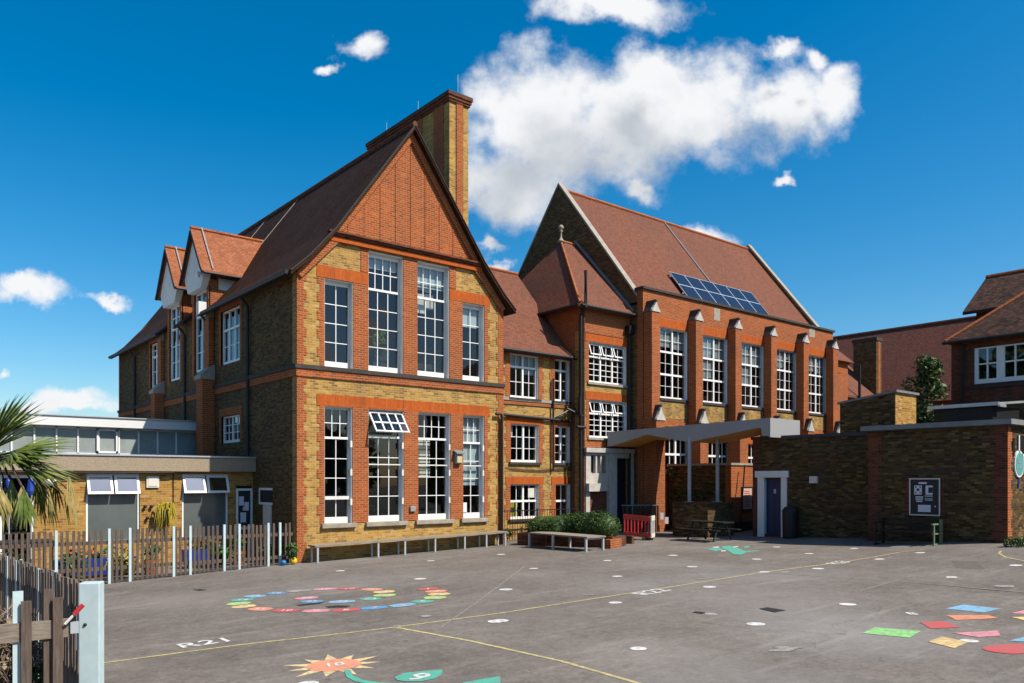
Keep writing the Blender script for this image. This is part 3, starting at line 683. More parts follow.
MB().box(HX0+.35,HYB-.35,-1,HX1-.35,HYB,10.4).box(HX0+.35,HY+.35,4.9,HX1-.35,HYB-.35,5.2).box(HX0+.35,27.0,-.4,HX1-.35,27.2,4.9).box(HX0+.35,29.5,5.2,HX1-.35,29.7,12).build('inner_floor', M['room'], H)
w = MB()
for i in range(5): w.box(28.45+3.24*i, HY-.015, 5.1, 31.2+3.24*i, HY+.03, 5.92)
w.each('spandrel', M['yellow_mottled'], H)
w = MB()
for h in hu: w.box(h[0]-.12,HY-.022,h[3],h[1]+.16,HY+.04,h[3]+.42)
for h in hl: w.box(h[0]-.12,HY-.022,h[3],h[1]+.12,HY+.04,h[3]+.32)
w.each('brick_lintel', M['orange'], H)
MB().box(HX0,HY-.05,4.72,HX1,HY-.001,4.95).build('string_brick', M['red'], H)
MB().box(HX0-.08,HY-.1,10.95,HX1+.08,HY+.45,11.06).build('parapet_coping', M['stone_dark'], H)
MB().box(33.05,HY-.012,10.2,33.55,HY,10.8).box(42.0,HY-.012,10.4,42.6,HY,10.92).each('lime_stain', M['stone'], H)
for i, h in enumerate(hu):
    o = window(H, 'Y', HY, *h, [(.335,2,2,2),(.335,2,2,2),(.33,2,2,2)], fr=.075, heavy=.09, glass='glass_dim', mun=.019)
    MB().box(h[0]-.06,HY-.07,h[2]-.12,h[1]+.1,HY+.1,h[2]-.002).build('sill', M['stone_dark'], o)
    if True:
        m = MB(); c0, c1, c2, c3 = h[0]+.09, h[0]+.97, h[0]+1.07, h[1]-.09
        for l, z in {0: ((0,8.5),(1,8.45)), 1: ((0,7.3),(1,8.35)), 2: ((0,7.2),(1,8.3)), 3: ((0,8.4),(1,8.9)), 4: ((0,8.5),(1,8.42))}[i]:
            m.box((c0, c2)[l], HY+.215, z, (c1, c3)[l], HY+.22, 9.25)
        m.each('blind', M['blind'], o)
for h in hl:
    o = window(H, 'Y', HY, *h, [(.5,2,2,1),(.5,2,2,1)], fr=.08, heavy=.1, glass='glass_dim')
    MB().box(h[0]-.06,HY-.07,h[2]-.12,h[1]+.1,HY+.1,h[2]-.002).build('sill', M['stone'], o)
for i in range(6):
    x = 27.74+3.2*i; xa, xb = x, x+.53
    bt = MB().box(xa,HY-.52,4.9,xb,HY-.052,9.85).box(xa-.03,HY-.80,-1,xb+.05,HY-.052,4.9).build('buttress', M['red'], H)
    cx = (xa+xb)/2
    for (z0, dz, y0, y1, e) in ((9.85,.46,HY-.56,HY-.001,.02), (4.9,.62,HY-.84,HY-.525,.05)):
        MB().prism('Y', [(xa-e,z0),(xb+e,z0),(xb+e-.02,z0+.08),(cx+.16,z0+dz*.42),(cx+.06,z0+dz*.75),(cx+.03,z0+dz),(cx-.03,z0+dz),(cx-.06,z0+dz*.75),(cx-.16,z0+dz*.42),(xa-e+.02,z0+.08)], y0, y0+.12).build('buttress_cap', M['stone_white'], bt)
        MB().prism('Y', [(xa-e,z0+.001),(xb+e,z0+.001),(cx+.05,z0+dz),(cx-.05,z0+dz)], y0+.122, y1).tube([(cx,y0-.02,z0+dz+.04),(cx,y1,z0+dz+.04)], .07, 6).build('cap_roll', M['stone_dark'], bt)
rf = slab([(24.45,10.32),(HR,17.08)], .14); rb = slab([(HR,17.08),(HYB+.3,9.95)], .14)
MB().prism('X', rf, HX0+.35, HX1-.35).prism('X', rb, HX0+.35, HX1-.35).build('roof', M['tile_x'], H)
MB().tube([(HX0+.3,HR,17.1),(HX1-.3,HR,17.1)], .1, 6).build('ridge_tiles', M['red'], H)
w = MB()
for x0, x1 in ((HX0-.05,HX0+.3), (HX1-.3,HX1+.05)):
    for p in ([(24.5,10.78),(HR,17.42)], [(HR,17.42),(HYB,10.35)]):
        w.prism('X', slab(p, .13), x0, x1)
w.each('gable_coping', M['stone'], H)
MB().tube([(36.0,HR-.05,17.1),(36.0,25.2,11.34)], .035, 5).each('lightning_strip', M['steel'], H)
# solar array standing on rails just above the roof slope
SA = thing('solar_array', (35.8, 25.8, 12.2), 'row of dark blue solar panels on the red tiled hall roof', 'solar panels')
def rp(x, y, off): return Vector((x, y, 10.32+(y-24.45)*1.268+off*.62*2))
ns = Vector((0,-1.268,1)).normalized()
sl = Vector((0,1,1.268)).normalized()
base = Vector((32.15,25.2,10.32+.75*1.268))+ns*.14
for i in range(6):
    for j in range(2):
        p = base+Vector((1.215*i,0,0))+sl*(.965*j)
        o = MB().obox(p+Vector((.03,0,0))+sl*.03, (1.155,0,0), sl*.905, ns*.04).build('panel', M['solar'], SA)
        g = MB()
        for a in (0, 1.19): g.obox(p+Vector((a,0,0)), (.028,0,0), sl*.965, ns*.05)
        for b in (0, .94): g.obox(p+sl*b, (1.215,0,0), sl*.028, ns*.048)
        g.build('panel_frame', M['alu'], o)
g = MB()
for b in (.3, 1.6): g.obox(base+sl*b-ns*.1-Vector((.1,0,0)), (7.5,0,0), sl*.05, ns*.095)
g.each('mounting_rail', M['alu'], SA)
# ================================================================== single storey annex on the left
D = thing('flat_roofed_annex', (2, 27.7, -.7), 'low flat roofed brick annex with white clerestory, left of the gabled wing', 'school annex')
DY = 27.7
dn = [(2.4,4.15,-.7,2.35), (5.56,7.14,.2,2.40), (8.47,10.02,.2,2.40), (10.3,10.88,-.6,2.0)]
MB().wall('Y', DY, -9, AX0-.001, -1.2, 2.49, dn, .3).build('front_wall', M['yellow_pale'], D)
MB().box(-9,27.46,2.49,AX0-.001,28.0,2.97).build('concrete_band', M['concrete'], D)
MB().box(-9,27.42,2.97,AX0-.001,28.05,3.02).build('band_capping', M['alu'], D)
MB().box(-9,28.05,2.8,AX0-.001,33.9,2.95).box(-9,34.0,4.2,AX0-.01,41,4.3).build('flat_roof', M['felt'], D)
MB().box(-9,40.7,-1,AX0-.01,41,4.3).box(-9.3,27.7,-1,-9,41,4.3).box(-9,30.9,-1,AX0-.4,31.0,2.8).box(-9,37.5,2.95,AX0-.4,37.6,4.2).build('inner_wall', M['room'], D)
MB().box(-9.2,33.55,4.24,AX0-.01,34.05,4.60).box(-9.2,34.05,4.5,AX0-.01,41.1,4.60).build('roof_fascia', M['fascia'], D)
MB().box(-9.25,33.5,4.60,AX0-.01,34.2,4.64).build('fascia_trim', M['alu'], D)
c = MB(); xs = [-8.6+.72*i for i in range(28)]
for i, x in enumerate(xs): 
    if x < AX0-.1: c.box(x-.028,33.84,3.2,x+.028,33.95,4.24)
c.box(-9,33.84,2.96,AX0-.01,33.95,3.24).box(-9,33.84,4.16,AX0-.01,33.95,4.24).box(7.16,33.80,3.24,7.9,33.86,3.32).box(7.16,33.80,4.1,7.9,33.86,4.18).box(7.16,33.8,3.24,7.22,33.86,4.18).box(7.84,33.8,3.24,7.9,33.86,4.18)
cl = c.build('clerestory', M['white'], D)
MB().box(-9,33.89,3.24,AX0-.01,33.9,4.16).build('pane', M['frost_light'], cl)
for k in (1, 2):
    h = dn[k]
    f = MB()
    for a, b in ((h[0],h[0]+.06),(h[1]-.06,h[1])): f.box(a,DY+.05,h[2],b,DY+.13,h[3])
    f.box(h[0]+.06,DY+.05,h[2],h[1]-.06,DY+.13,h[2]+.07).box(h[0]+.06,DY+.05,1.74,h[1]-.06,DY+.13,1.8).box(h[0]+.06,DY+.05,h[3]-.05,h[1]-.06,DY+.13,h[3])
    o = f.build('window', M['white'], D)
    MB().box(h[0]+.06,DY+.08,h[2]+.07,h[1]-.06,DY+.09,1.74).build('obscured_pane', M['frost'], o)
    MB().box(h[0]+.06,DY+.08,1.8,h[1]-.06,DY+.084,h[3]-.05).build('pane', M['glass_dim'], o)
    for j in range(2):
        a = h[0]+.02+j*.79; n = Vector((0,-.36,-.93)); q = Vector((0,.93,-.36))*.05
        p0 = Vector((a,DY+.03,h[3]-.04)); wd, ln = .74, .64
        m = MB(); e = .075
        for x0, x1, s0, s1 in ((0,e,0,ln),(wd-e,wd,0,ln),(e,wd-e,0,e),(e,wd-e,ln-e,ln)): m.obox(p0+Vector((x0,0,0))+n*s0, (x1-x0,0,0), n*(s1-s0), q)
        t = m.build('open_top_light', M['white'], o)
        MB().obox(p0+Vector((e,0,0))+n*e+q*.4, (wd-2*e,0,0), n*(ln-2*e), q*.1).build('pane', M['glass_sky'], t)
        MB().box(a+.34,DY-.1,1.70,a+.40,DY+.05,1.74).build('stay', M['lead'], t)
f = MB()
h = dn[0]
for x in (h[0], h[0]+.85, h[1]-.08): f.box(x,DY+.03,h[2],x+.08,DY+.11,h[3])
f.box(h[0],DY+.035,h[3]-.09,h[1],DY+.105,h[3]).box(h[0],DY+.035,1.45,h[1],DY+.105,1.53)
o = f.build('glazed_door', M['white'], D); MB().box(h[0],DY+.06,h[2],h[1],DY+.065,h[3]-.09).build('pane', M['glass_dim'], o)
f = MB()
h = dn[3]
for a, b in ((h[0],h[0]+.07),(h[1]-.06,h[1])): f.box(a,DY-.03,h[2],b,DY+.08,1.9)
f.box(h[0]+.07,DY-.03,1.82,h[1]-.06,DY+.08,1.9).box(h[0]+.07,DY-.03,.45,h[1]-.06,DY+.08,.55)
o = f.build('notice_door', M['white'], D)
MB().box(h[0]+.07,DY+.02,h[2],h[1]-.06,DY+.03,1.82).build('dark_pane', M['board'], o)
MB().box(h[0]+.1,DY,1.3,h[0]+.28,DY+.015,1.62).box(h[0]+.3,DY,1.12,h[0]+.46,DY+.015,1.42).box(h[0]+.16,DY,.7,h[0]+.36,DY+.015,1.05).box(h[0]+.25,DY,1.12,h[0]+.29,DY+.015,1.25).each('paper', M['paper'], o)
MB().box(h[0],DY+.1,h[2],h[1],DY+.3,2.0).build('door_lining', M['room_dark'], o)
f = MB().box(AX0-.04,26.0,1.85,AX0,27.1,1.93).box(AX0-.04,26.0,1.35,AX0,27.1,1.43).box(AX0-.04,27.03,1.43,AX0,27.1,1.85)
o = f.build('side_window', M['white'], D); MB().box(AX0-.02,26.0,1.43,AX0-.005,27.03,1.85).build('dark_pane', M['room_dark'], o)
MB().box(AX0-.035,26.05,-.5,AX0-.003,26.75,1.34).box(AX0-.05,26.05,.55,AX0-.034,26.7,.95).build('cream_panel', M['curtain'], D)
MB().tube([(2.0,27.44,2.44),(8.15,27.5,2.44),(8.18,DY-.03,2.4),(8.18,DY-.03,.9)], .016, 5).build('cable', M['black'], D)
tag(MB().box(7.33,DY-.06,1.95,7.72,DY-.001,2.32).box(7.38,DY-.075,2.0,7.67,DY-.06,2.27).build('wall_vent', M['whiteplastic']), 'square cream vent grille on the annex wall between its two windows', 'vent')
t = thing('floodlight', (4.55,27.6,2.25), 'small round white floodlight on the annex wall beside the glazed door', 'wall light')
MB().lathe((4.55,27.5,2.04), [(.02,-.02),(.13,0),(.16,.1),(.15,.16),(.03,.2)], 12).build('lamp_head', M['whiteplastic'], t, True)
MB().tube([(4.55,27.5,2.12),(4.55,DY,2.2)], .03, 6).tube([(4.35,27.55,1.95),(4.62,27.55,2.0)], .05, 6).build('bracket', M['black'], t)
t = thing('tap_fitting', (7.3,27.6,1.2), 'pair of small black pipe fittings on the annex wall under the vent', 'pipe fitting')
for q in ((7.28,1.33),(7.48,1.33),(7.35,.95)): MB().ball((q[0],27.62,q[1]), .055, 8).tube([(q[0],27.62,q[1]),(q[0],DY,q[1])], .025, 6).build('fitting', M['black'], t)
# ================================================================== picket fence of the garden
FZ, FYY = .82, 24.1
t = thing('picket_fence', (5.5, 24.1, -.65), 'long straight weathered picket fence with pale blue posts in front of the annex garden', 'fence')
posts = [ray(p) for p in (56, 109, 129.7, 173.4, 190, 224, 239, 268, 279.7)]
pxs = [d[0]/d[1]*FYY for d in posts]+[1.3, 2.4]
x = -1.5; i = 0
pk = MB(); r1 = random.Random(3)
while x < 10.72:
    if min(abs(x-q) for q in pxs) > .07:
        hh = FZ+r1.uniform(-.03,.025); g = gz(x,FYY); ln = r1.uniform(-.012,.012)
        pk.obox((x-.034,FYY-.012,g+.04), (.068,0,0), (0,.024,0), (ln,r1.uniform(-.01,.01),hh-g-.04))
    x += .134+r1.uniform(-.01,.01)
pk.each('picket', M['picket'], t, .001)
for q in pxs:
    MB().box(q-.034,FYY-.05,gz(q,FYY)-.2,q+.034,FYY+.02,FZ+.03).build('post', M['paleblue'], t)
for z0, z1 in ((.42,.52), (-.30,-.20)):
    MB().obox((-1.5,FYY+.014,z0), (12.3,0,.0), (0,.04,0), (0,0,z1-z0)).build('rail', M['picket'], t)
# near fence running back from the gate post
NP = dpt(91, 7.95); NQ = dpt(3, 11.2); dv = (NQ-NP); dv.z = 0; LN = dv.length; dv.normalize(); pv = Vector((-dv.y, dv.x, 0))
zt = 1.15
t = thing('garden_fence', (NP.x,NP.y,gz(NP.x,NP.y)), 'short picket fence behind the pale blue gate post, some pickets painted pale blue', 'fence')
pk, pp = MB(), []
s, i = .16, 0; r1 = random.Random(5)
for_blue = [.33, .5, .72, .80, .9]
while s < LN+4.5:
    p = NP+dv*s; g = gz(p.x,p.y); h = zt+r1.uniform(-.02,.02)
    q = MB().obox(p-dv*.035+Vector((0,0,g+.05)), dv*.075, pv*.024, (r1.uniform(-.008,.008),0,h-g-.05))
    if any(abs(s-LN*f) < .065 for f in for_blue) or (s > LN and i % 7 == 0): pp.append(q)
    else: pk.v += q.v if False else []; pk.add(q.v, q.f)
    s += .128+r1.uniform(-.01,.01); i += 1
pk.each('picket', M['plank_up'], t, .001)
for q in pp: q.build('blue_picket', M['paleblue'], t)
for z in (.82, .15):
    MB().obox(NP+dv*.1-pv*.0+Vector((0,0,z)), dv*(LN+4.4), -pv*.05, (0,0,.1)).build('rail', M['plank'], t)
g0 = gz(NP.x,NP.y)
t = thing('gate_post', (NP.x,NP.y,g0), 'thick square pale blue gate post at the near left corner of the picture', 'post')
a = Vector((RX,RY,0)); b_ = Vector((FX,FY,0)); c0 = dpt(90.5, 7.75)
ca, sa = math.cos(Rd(12)), math.sin(Rd(12)); ua = a*ca+b_*sa; ub = -a*sa+b_*ca
bevel(MB().obox(c0-ua*.09-ub*.06+Vector((0,0,g0-.3)), ua*.185, ub*.17, (0,0,1.20-g0+.3)).build('shaft', M['paleblue'], t), .008)
MB().obox(c0-ua*.115-ub*.04+Vector((0,0,.55)), ua*.024, ub*.1, (0,0,.42)).build('hinge_plate', M['steel'], t)
MB().ball(c0-ua*.03-ub*.062+Vector((0,0,.80)), .016, 8).build('bolt_head', M['black'], t)
# the open gate
zg = .72
G0, G1 = dpt(70, 7.5), dpt(-60, 6.9)
gv = (G1-G0); gv.z = 0; GL = gv.length; gv.normalize(); gp_ = Vector((gv.y,-gv.x,0))
if gp_.dot(Vector((FX,FY,0))) > 0: gp_ = -gp_
gg = gz(G0.x,G0.y)
t = thing('picket_gate', (G0.x,G0.y,gg), 'weathered timber gate with thick horizontal rail, standing open left of the pale blue gate post', 'gate')
for z, hgt in ((zg,.17), (-.1,.15)):
    MB().obox(G0+Vector((0,0,z)), gv*GL, -gp_*.045, (0,0,hgt)).build('rail', M['plank'], t)
for px, zz, m, dd in ((62,1.10,'picket',0), (29,1.09,'picket',0), (53,1.18,'picket',-.075), (-12,1.1,'picket',0), (21,1.18,'paleblue',-.075), (-35,1.1,'picket',0)):
    f_ = (70-px)/130; q = G0.lerp(G1, f_)
    MB().obox(q+gp_*(.001 if dd == 0 else dd+.028)+Vector((0,0,gg+.06)), gv*.083, gp_*.026, (0,0,zz-gg-.06)).build('picket', M[m], t)
MB().obox(G0+gp_*.004+Vector((0,0,zg+.03)), -gv*.07, gp_*.02, (0,0,.11)).build('hinge_strap', M['steel'], t)
MB().tube([G0+gv*.05+gp_*.05+Vector((0,0,zg+.13)), G0-gv*.03+gp_*.06+Vector((0,0,zg+.22))], .013, 6).build('latch_handle', M['whiteplastic'], t)
MB().tube([G0-gv*.025+gp_*.06+Vector((0,0,zg+.215)), G0-gv*.10+gp_*.07+Vector((0,0,zg+.30))], .021, 8).build('latch_grip', M['redplastic'], t)
# ================================================================== plants and clutter of the garden
def plant(name, x, y, h, rad, n, size, mat, label, cat='plant', group=None, stem=True):
    g = gz(x,y); t = thing(name, (x,y,g), label, cat, group)
    m = MB(); leaves(m, (x,y,g+h*.6), (rad,rad,h*.45), n, size, shell=.15); m.build('foliage', M[mat], t)
    if stem: MB().tube([(x,y,g-.05),(x+.03,y,g+h*.75)], .02, 5, .008).build('stem', M['bark'], t)
    return t
gp_list = [(3.2,25.3,1.0,.5,'shrub','bushy green plant behind the picket fence, nearest the glazed door'),
 (4.7,25.2,.75,.4,'shrub','small green plant behind the picket fence below the floodlight'),
 (6.0,25.1,.7,.45,'yplant','yellowish low plant behind the picket fence below the first annex window'),
 (8.9,25.4,.7,.4,'shrub','green plant behind the picket fence below the second annex window'),
 (10.2,24.8,.6,.3,'shrub','little green plant at the right end of the picket fence')]
for x, y, h, r_, m, lb in gp_list: plant('garden_plant', x, y, h, r_, 170, .16, m, lb)
plant('garden_weed', 10.6, 23.72, .75, .18, 90, .12, 'shrub', 'leafy green weed growing at the corner of the gabled wing behind the yellow ball', 'plant')
t = thing('hanging_plant', (7.9,27.5,.2), 'yellowing strappy plant hanging on the annex wall left of the second window', 'plant')
m = MB(); r1 = random.Random(11)
for _ in range(70):
    a = r1.uniform(0,6.28); q = Vector((7.85+r1.uniform(-.12,.12),27.42+r1.uniform(-.06,.06),1.25+r1.uniform(-.1,.15))); e = q+Vector((math.cos(a)*.16,math.sin(a)*.1,.08)); f_ = e+Vector((math.cos(a)*.12,0,-r1.uniform(.4,.85)))
    wv = Vector((.022,.012,0)); m.add([q-wv,q+wv,e+wv,e-wv,f_], [(0,1,2,3),(3,2,4)])
m.build('foliage', M['yplant'], t); MB().lathe((7.85,27.45,.95), [(.12,0),(.17,.28)], 10).build('pot', M['black'], t)
for x0, x1, y, lb in ((4.4,6.6,26.2,'long blue plastic trough behind the picket fence below the first annex window'), (8.1,9.3,26.3,'short blue plastic trough behind the picket fence below the second annex window')):
    g = gz(x0,y); t = thing('planting_trough', ((x0+x1)/2,y,g), lb, 'planter')
    m = MB().prism('X', [(y-.22,g+.12),(y+.22,g+.12),(y+.3,g+.6),(y-.3,g+.6)], x0, x1); m.build('tub', M['bluetub'], t)
    MB().box(x0+.1,y-.2,g-.02,x0+.2,y+.2,g+.12).box(x1-.2,y-.2,g-.02,x1-.1,y+.2,g+.12).each('foot', M['plank'], t)
    m = MB(); leaves(m, ((x0+x1)/2,y,g+.75), ((x1-x0)/2,.25,.2), 140, .13, shell=0); m.build('foliage', M['shrub'], t)
    m = MB(); leaves(m, ((x0+x1)/2,y-.15,g+.78), ((x1-x0)/2,.2,.18), 22, .1, shell=0); m.build('flowers', M['flower'], t)
for x, y, lb in ((6.9,25.6,'reddish clay pot behind the picket fence between the two annex windows'), (9.6,25.7,'reddish clay pot behind the picket fence near the notice door')):
    g = gz(x,y); t = thing('flower_pot', (x,y,g), lb, 'flower pot')
    MB().lathe((x,y,g), [(.15,0),(.24,.36),(.26,.36),(.26,.44),(.2,.44)], 14).build('pot', M['red'], t)
    m = MB(); leaves(m, (x,y,g+.7), (.3,.3,.3), 90, .14, shell=0); m.build('foliage', M['shrub'], t)
t = thing('garden_table', (3.6,25.6,-.7), 'dark covered garden table behind the left end of the picket fence', 'table')
MB().box(2.4,25.1,.35,4.3,26.4,.5).build('tabletop', M['bin'], t)
for q in ((2.5,25.2),(4.2,25.2),(2.5,26.3),(4.2,26.3)): MB().box(q[0]-.04,q[1]-.04,gz(*q),q[0]+.04,q[1]+.04,.35).build('leg', M['bin'], t)
for px, lb in ((9,'folded blue parasol by the glazed annex door, nearer the picture edge'), (31,'folded blue parasol beside the white door frame of the annex')):
    d = ray(px); x = d[0]/d[1]*26.9; g = gz(x,26.9); t = thing('folded_parasol', (x,26.9,g), lb, 'parasol')
    MB().lathe((x,26.9,1.75), [(.1,0),(.13,.12),(.09,.42),(.03,.55)], 10).build('canopy', M['bluetub'], t)
    MB().tube([(x,26.9,g),(x,26.9,2.34)], .02, 6).build('pole', M['steel'], t); MB().lathe((x,26.9,g), [(.22,0),(.22,.06),(.05,.1)], 12).build('base', M['bin'], t)
# fan palm
PX, PY = dpt(-16, 13.2).x, dpt(-16, 13.2).y
PG = gz(PX,PY); PZ = 2.55
t = thing('fan_palm', (PX,PY,PG), 'green fan palm with hanging dry leaves at the left edge of the picture', 'palm tree')
MB().tube([(PX,PY,PG-.1),(PX+.03,PY,.8),(PX,PY,PZ-.1)], .16, 10, .13).build('trunk', M['bark'], t)
gl, dl, st = MB(), MB(), MB(); r1 = random.Random(21)
def fan(mb, hub, out, up_, R_, n, span, droop, wd=.028):
    out = Vector(out).normalized(); up_ = Vector(up_).normalized(); side = out.cross(up_).normalized(); up_ = side.cross(out)
    for i in range(n):
        a = (i/(n-1)-.5)*span; d = (out*math.cos(a)+side*math.sin(a)).normalized(); ln = R_*(1-.25*abs(a)/(span/2))*r1.uniform(.9,1.06)
        w_ = d.cross(up_).normalized()*wd; pr = None
        for j in range(5):
            f_ = j/4; q = hub+d*ln*f_-Vector((0,0,1))*droop*ln*f_*f_*r1.uniform(.9,1.1)+up_*.02*(i % 2)
            ww = w_*(.35+1.3*f_ if f_ < .5 else 1.0*(1.02-f_)*2+.02)
            cur = (q-ww, q+up_*ww.length*.5, q+ww)
            if pr: mb.add([*pr, *cur], [(0,1,4,3),(1,2,5,4)])
            pr = cur
ctr = Vector((PX,PY,PZ))
lat = Vector((RX,RY,0)); fw = Vector((FX,FY,0))
for k in range(15):
    az = r1.uniform(0, 6.28) if k > 8 else r1.uniform(-.6,.6); el = r1.uniform(-.1, 1.25)
    if k < 9: el = [.02,.2,.42,.62,.85,1.05,-.15,.1,.3][k]
    o_ = lat*math.cos(az)*math.cos(el)+fw*math.sin(az)*math.cos(el)+Vector((0,0,math.sin(el)))
    hub = ctr+o_*r1.uniform(.35,.6); st.tube([ctr, hub], .014, 5)
    fan(gl, hub, o_, Vector((0,0,1))+fw*-.4+lat*.1, r1.uniform(.9,1.15), 13, r1.uniform(1.4,1.9), .1 if el > 0 else .2, .03)
for k in range(24):
    az = r1.uniform(-1.3,1.3) if k < 16 else r1.uniform(0,6.28); rr = r1.uniform(.4,1.45)
    o_ = lat*math.cos(az)+fw*math.sin(az); hub = ctr+o_*rr+Vector((0,0,-.3-r1.uniform(0,.3))); st.tube([ctr+Vector((0,0,-.05)), ctr+o_*rr*.6+Vector((0,0,.0)), hub], .014, 5)
    fan(gl if k % 3 else dl, hub, Vector((0,0,-1))+o_*.15, o_, r1.uniform(.55,.85), 7, .75, .05, .026)
gl.build('leaves', M['palm'], t); dl.build('dry_leaves', M['palmdead'], t); st.build('leaf_stalks', M['bark'], t)
# dry brush and low shrubs behind the gate
q = dpt(4, 9.3); t = thing('dry_shrub', (q.x,q.y,gz(q.x,q.y)), 'tangle of dry brown twigs behind the picket gate at the left edge', 'shrub')
m = MB(); r1 = random.Random(8)
for _ in range(150):
    a = Vector((q.x+r1.gauss(0,.22),q.y+r1.gauss(0,.22),gz(q.x,q.y)+r1.uniform(0,.5))); m.tube([a, a+Vector((r1.gauss(0,.2),r1.gauss(0,.2),r1.uniform(.1,.55))), a+Vector((r1.gauss(0,.35),r1.gauss(0,.35),r1.uniform(.3,.85)))], .006, 4)
m.build('twigs', M['twig'], t); m = MB(); leaves(m, (q.x,q.y,gz(q.x,q.y)+.6), (.4,.4,.4), 90, .1, shell=0); m.build('foliage', M['twig'], t)
for px, dd, h, lb in ((30,10.2,.6,'low dark green shrub behind the picket gate, left of the gate post'), (62,9.6,.5,'low green plant just behind the gate post'), (10,12.6,.8,'dark shrub at the foot of the fan palm')):
    q = dpt(px, dd); plant('ground_shrub', q.x, q.y, h, .4, 240, .11, 'shrub', lb, 'shrub')
# ================================================================== toilet block and store
W = thing('toilet_block', (29.5, 16, -.1), 'low dark brick outbuilding with a navy blue door in a white frame', 'outbuilding')
WX = 28.0
MB().wall('X', WX, 13.37, 18.55, -.5, 3.82, [(17.22,18.08,-.5,2.25)], .3).box(WX+.3,18.25,-.5,33,18.55,3.82).box(32.7,13.37,-.5,33,18.25,3.82).build('wall', M['yellow_shade'], W)
MB().box(WX-.06,13.38,3.82,33.05,18.62,3.94).build('roof_edge', M['felt'], W)
MB().box(WX-.012,18.24,-.5,WX+.02,18.56,3.82).box(WX-.02,14.9,2.9,WX,16.6,2.98).each('brick_dressing', M['red_dark'], W)
f = MB().box(WX-.05,18.02,-.15,WX+.12,18.32,2.30).box(WX-.05,17.02,-.15,WX+.12,17.27,2.30).box(WX-.08,16.94,2.3,WX+.12,18.42,2.56)
dr = f.build('door_frame', M['white'], W)
d_ = MB().box(WX+.14,17.27,.05,WX+.19,18.02,2.25).box(WX+.125,17.33,.12,WX+.14,17.62,1.0).box(WX+.125,17.68,.12,WX+.14,17.96,1.0).box(WX+.125,17.33,1.12,WX+.14,17.62,2.15).box(WX+.125,17.68,1.12,WX+.14,17.96,2.15).build('door', M['bluedoor'], dr)
text_mesh('door_number', '8', .24, M['paper'], dr, (WX+.12,17.64,1.74), (0,-1,0), (0,0,1))
MB().box(WX+.0,17.02,-.2,WX+.35,18.3,.05).build('door_step', M['red_dark'], dr)
tower = MB().box(WX-.001,12.84,3.0,29.62,14.87,5.0).prism('Y', [(0,0)]*3, 0, 0) if False else MB()
def wedge(x0, x1, y0, y1, z0, za, zb): return [(x0,y0,z0),(x1,y0,z0),(x1,y1,z0),(x0,y1,z0),(x0,y0,za),(x1,y0,za),(x1,y1,zb),(x0,y1,zb)], [(0,3,2,1),(4,5,6,7),(0,1,5,4),(1,2,6,5),(2,3,7,6),(3,0,4,7)]
tower.add(*wedge(WX-.002,WX+.25,12.86,14.87,3.3,5.255,5.0)); tower.build('tank_tower', M['yellow_shade'], W)
MB().add(*wedge(WX+.001,29.62,12.84,14.6,3.95,5.26,5.03)).build('sunlit_tower_end', M['yellow_pale'], W)  # lighter brick than the tower front, painting its end as sunlit
MB().add([(WX-.08,12.76,5.27),(29.7,12.76,5.27),(29.7,14.93,4.99),(WX-.08,14.93,4.99),(WX-.08,12.76,5.35),(29.7,12.76,5.35),(29.7,14.93,5.07),(WX-.08,14.93,5.07)], [(0,3,2,1),(4,5,6,7),(0,1,5,4),(1,2,6,5),(2,3,7,6),(3,0,4,7)]).build('tower_capping', M['lead'], W)
V = thing('store_block', (29, 11, .2), 'low dark brick store with flat grey roof edge at the right, carrying a noticeboard', 'outbuilding')
VX, VY = 27.1, 9.06
MB().box(VX,VY,-.5,34,13.36,3.86).build('wall', M['yellow_shade'], V)
w = MB(); teeth(w,'X',VX,13.36,13.0,-.5,3.86); teeth(w,'X',VX,VY-.012,VY+.32,-.5,3.86); w.box(VX-.02,10.85,.3,VX+.03,11.0,2.35).box(VX-.02,11.92,.3,VX+.03,12.1,2.35)
w.each('brick_dressing', M['red_dark'], V)
w = MB(); teeth(w,'Y',VY,VX-.012,VX+.32,-.5,3.86,proud=.012); w.build('end_dressing', M['red'], V)  # brighter copy of the side dressing, coloured as the sunlit face
MB().box(VX-.03,10.75,2.42,VX+.02,12.2,2.52).build('lintel', M['stone_dark'], V)
MB().box(VX-.15,VY-.15,3.86,34.2,13.5,4.02).build('roof_slab', M['felt'], V)
MB().box(VX-.19,VY-.19,3.9,VX-.15,13.55,4.06).box(VX-.15,VY-.19,3.9,34.2,VY-.15,4.06).build('roof_edge', M['felt_edge'], V)
MB().box(VX+.45,VY-.03,2.95,VX+.6,VY-.001,3.5).box(28.0,VY-.02,3.0,29.2,VY-.001,3.6).each('end_window', M['black'], V)
MB().box(28.0,VY-.05,2.93,29.2,VY-.021,3.02).box(27.98,VY-.05,3.02,28.06,VY-.021,3.6).each('window_trim', M['white_dull'], V)
t = thing('roof_light', (30.6,11.3,3.95), 'low roof light with pale blue metal edge on the roof of the store', 'roof light')
MB().box(29.55,10.3,4.0,32,12.2,4.72).build('kerb', M['black'], t)
MB().prism('Y', [(29.4,4.72),(32.1,4.95),(32.1,5.03),(29.4,4.80)], 10.1, 12.3).build('lid', M['frost_light'], t)
MB().box(29.36,10.06,4.70,29.42,12.34,4.82).box(29.42,10.04,4.66,30.0,10.1,4.76).build('metal_edge', M['alu'], t)
t = thing('notice_case', (VX,11.45,1.6), 'black framed noticeboard with white notices on the store wall', 'noticeboard')
MB().box(VX-.06,10.98,1.05,VX-.001,11.92,2.24).build('back_board', M['board'], t)
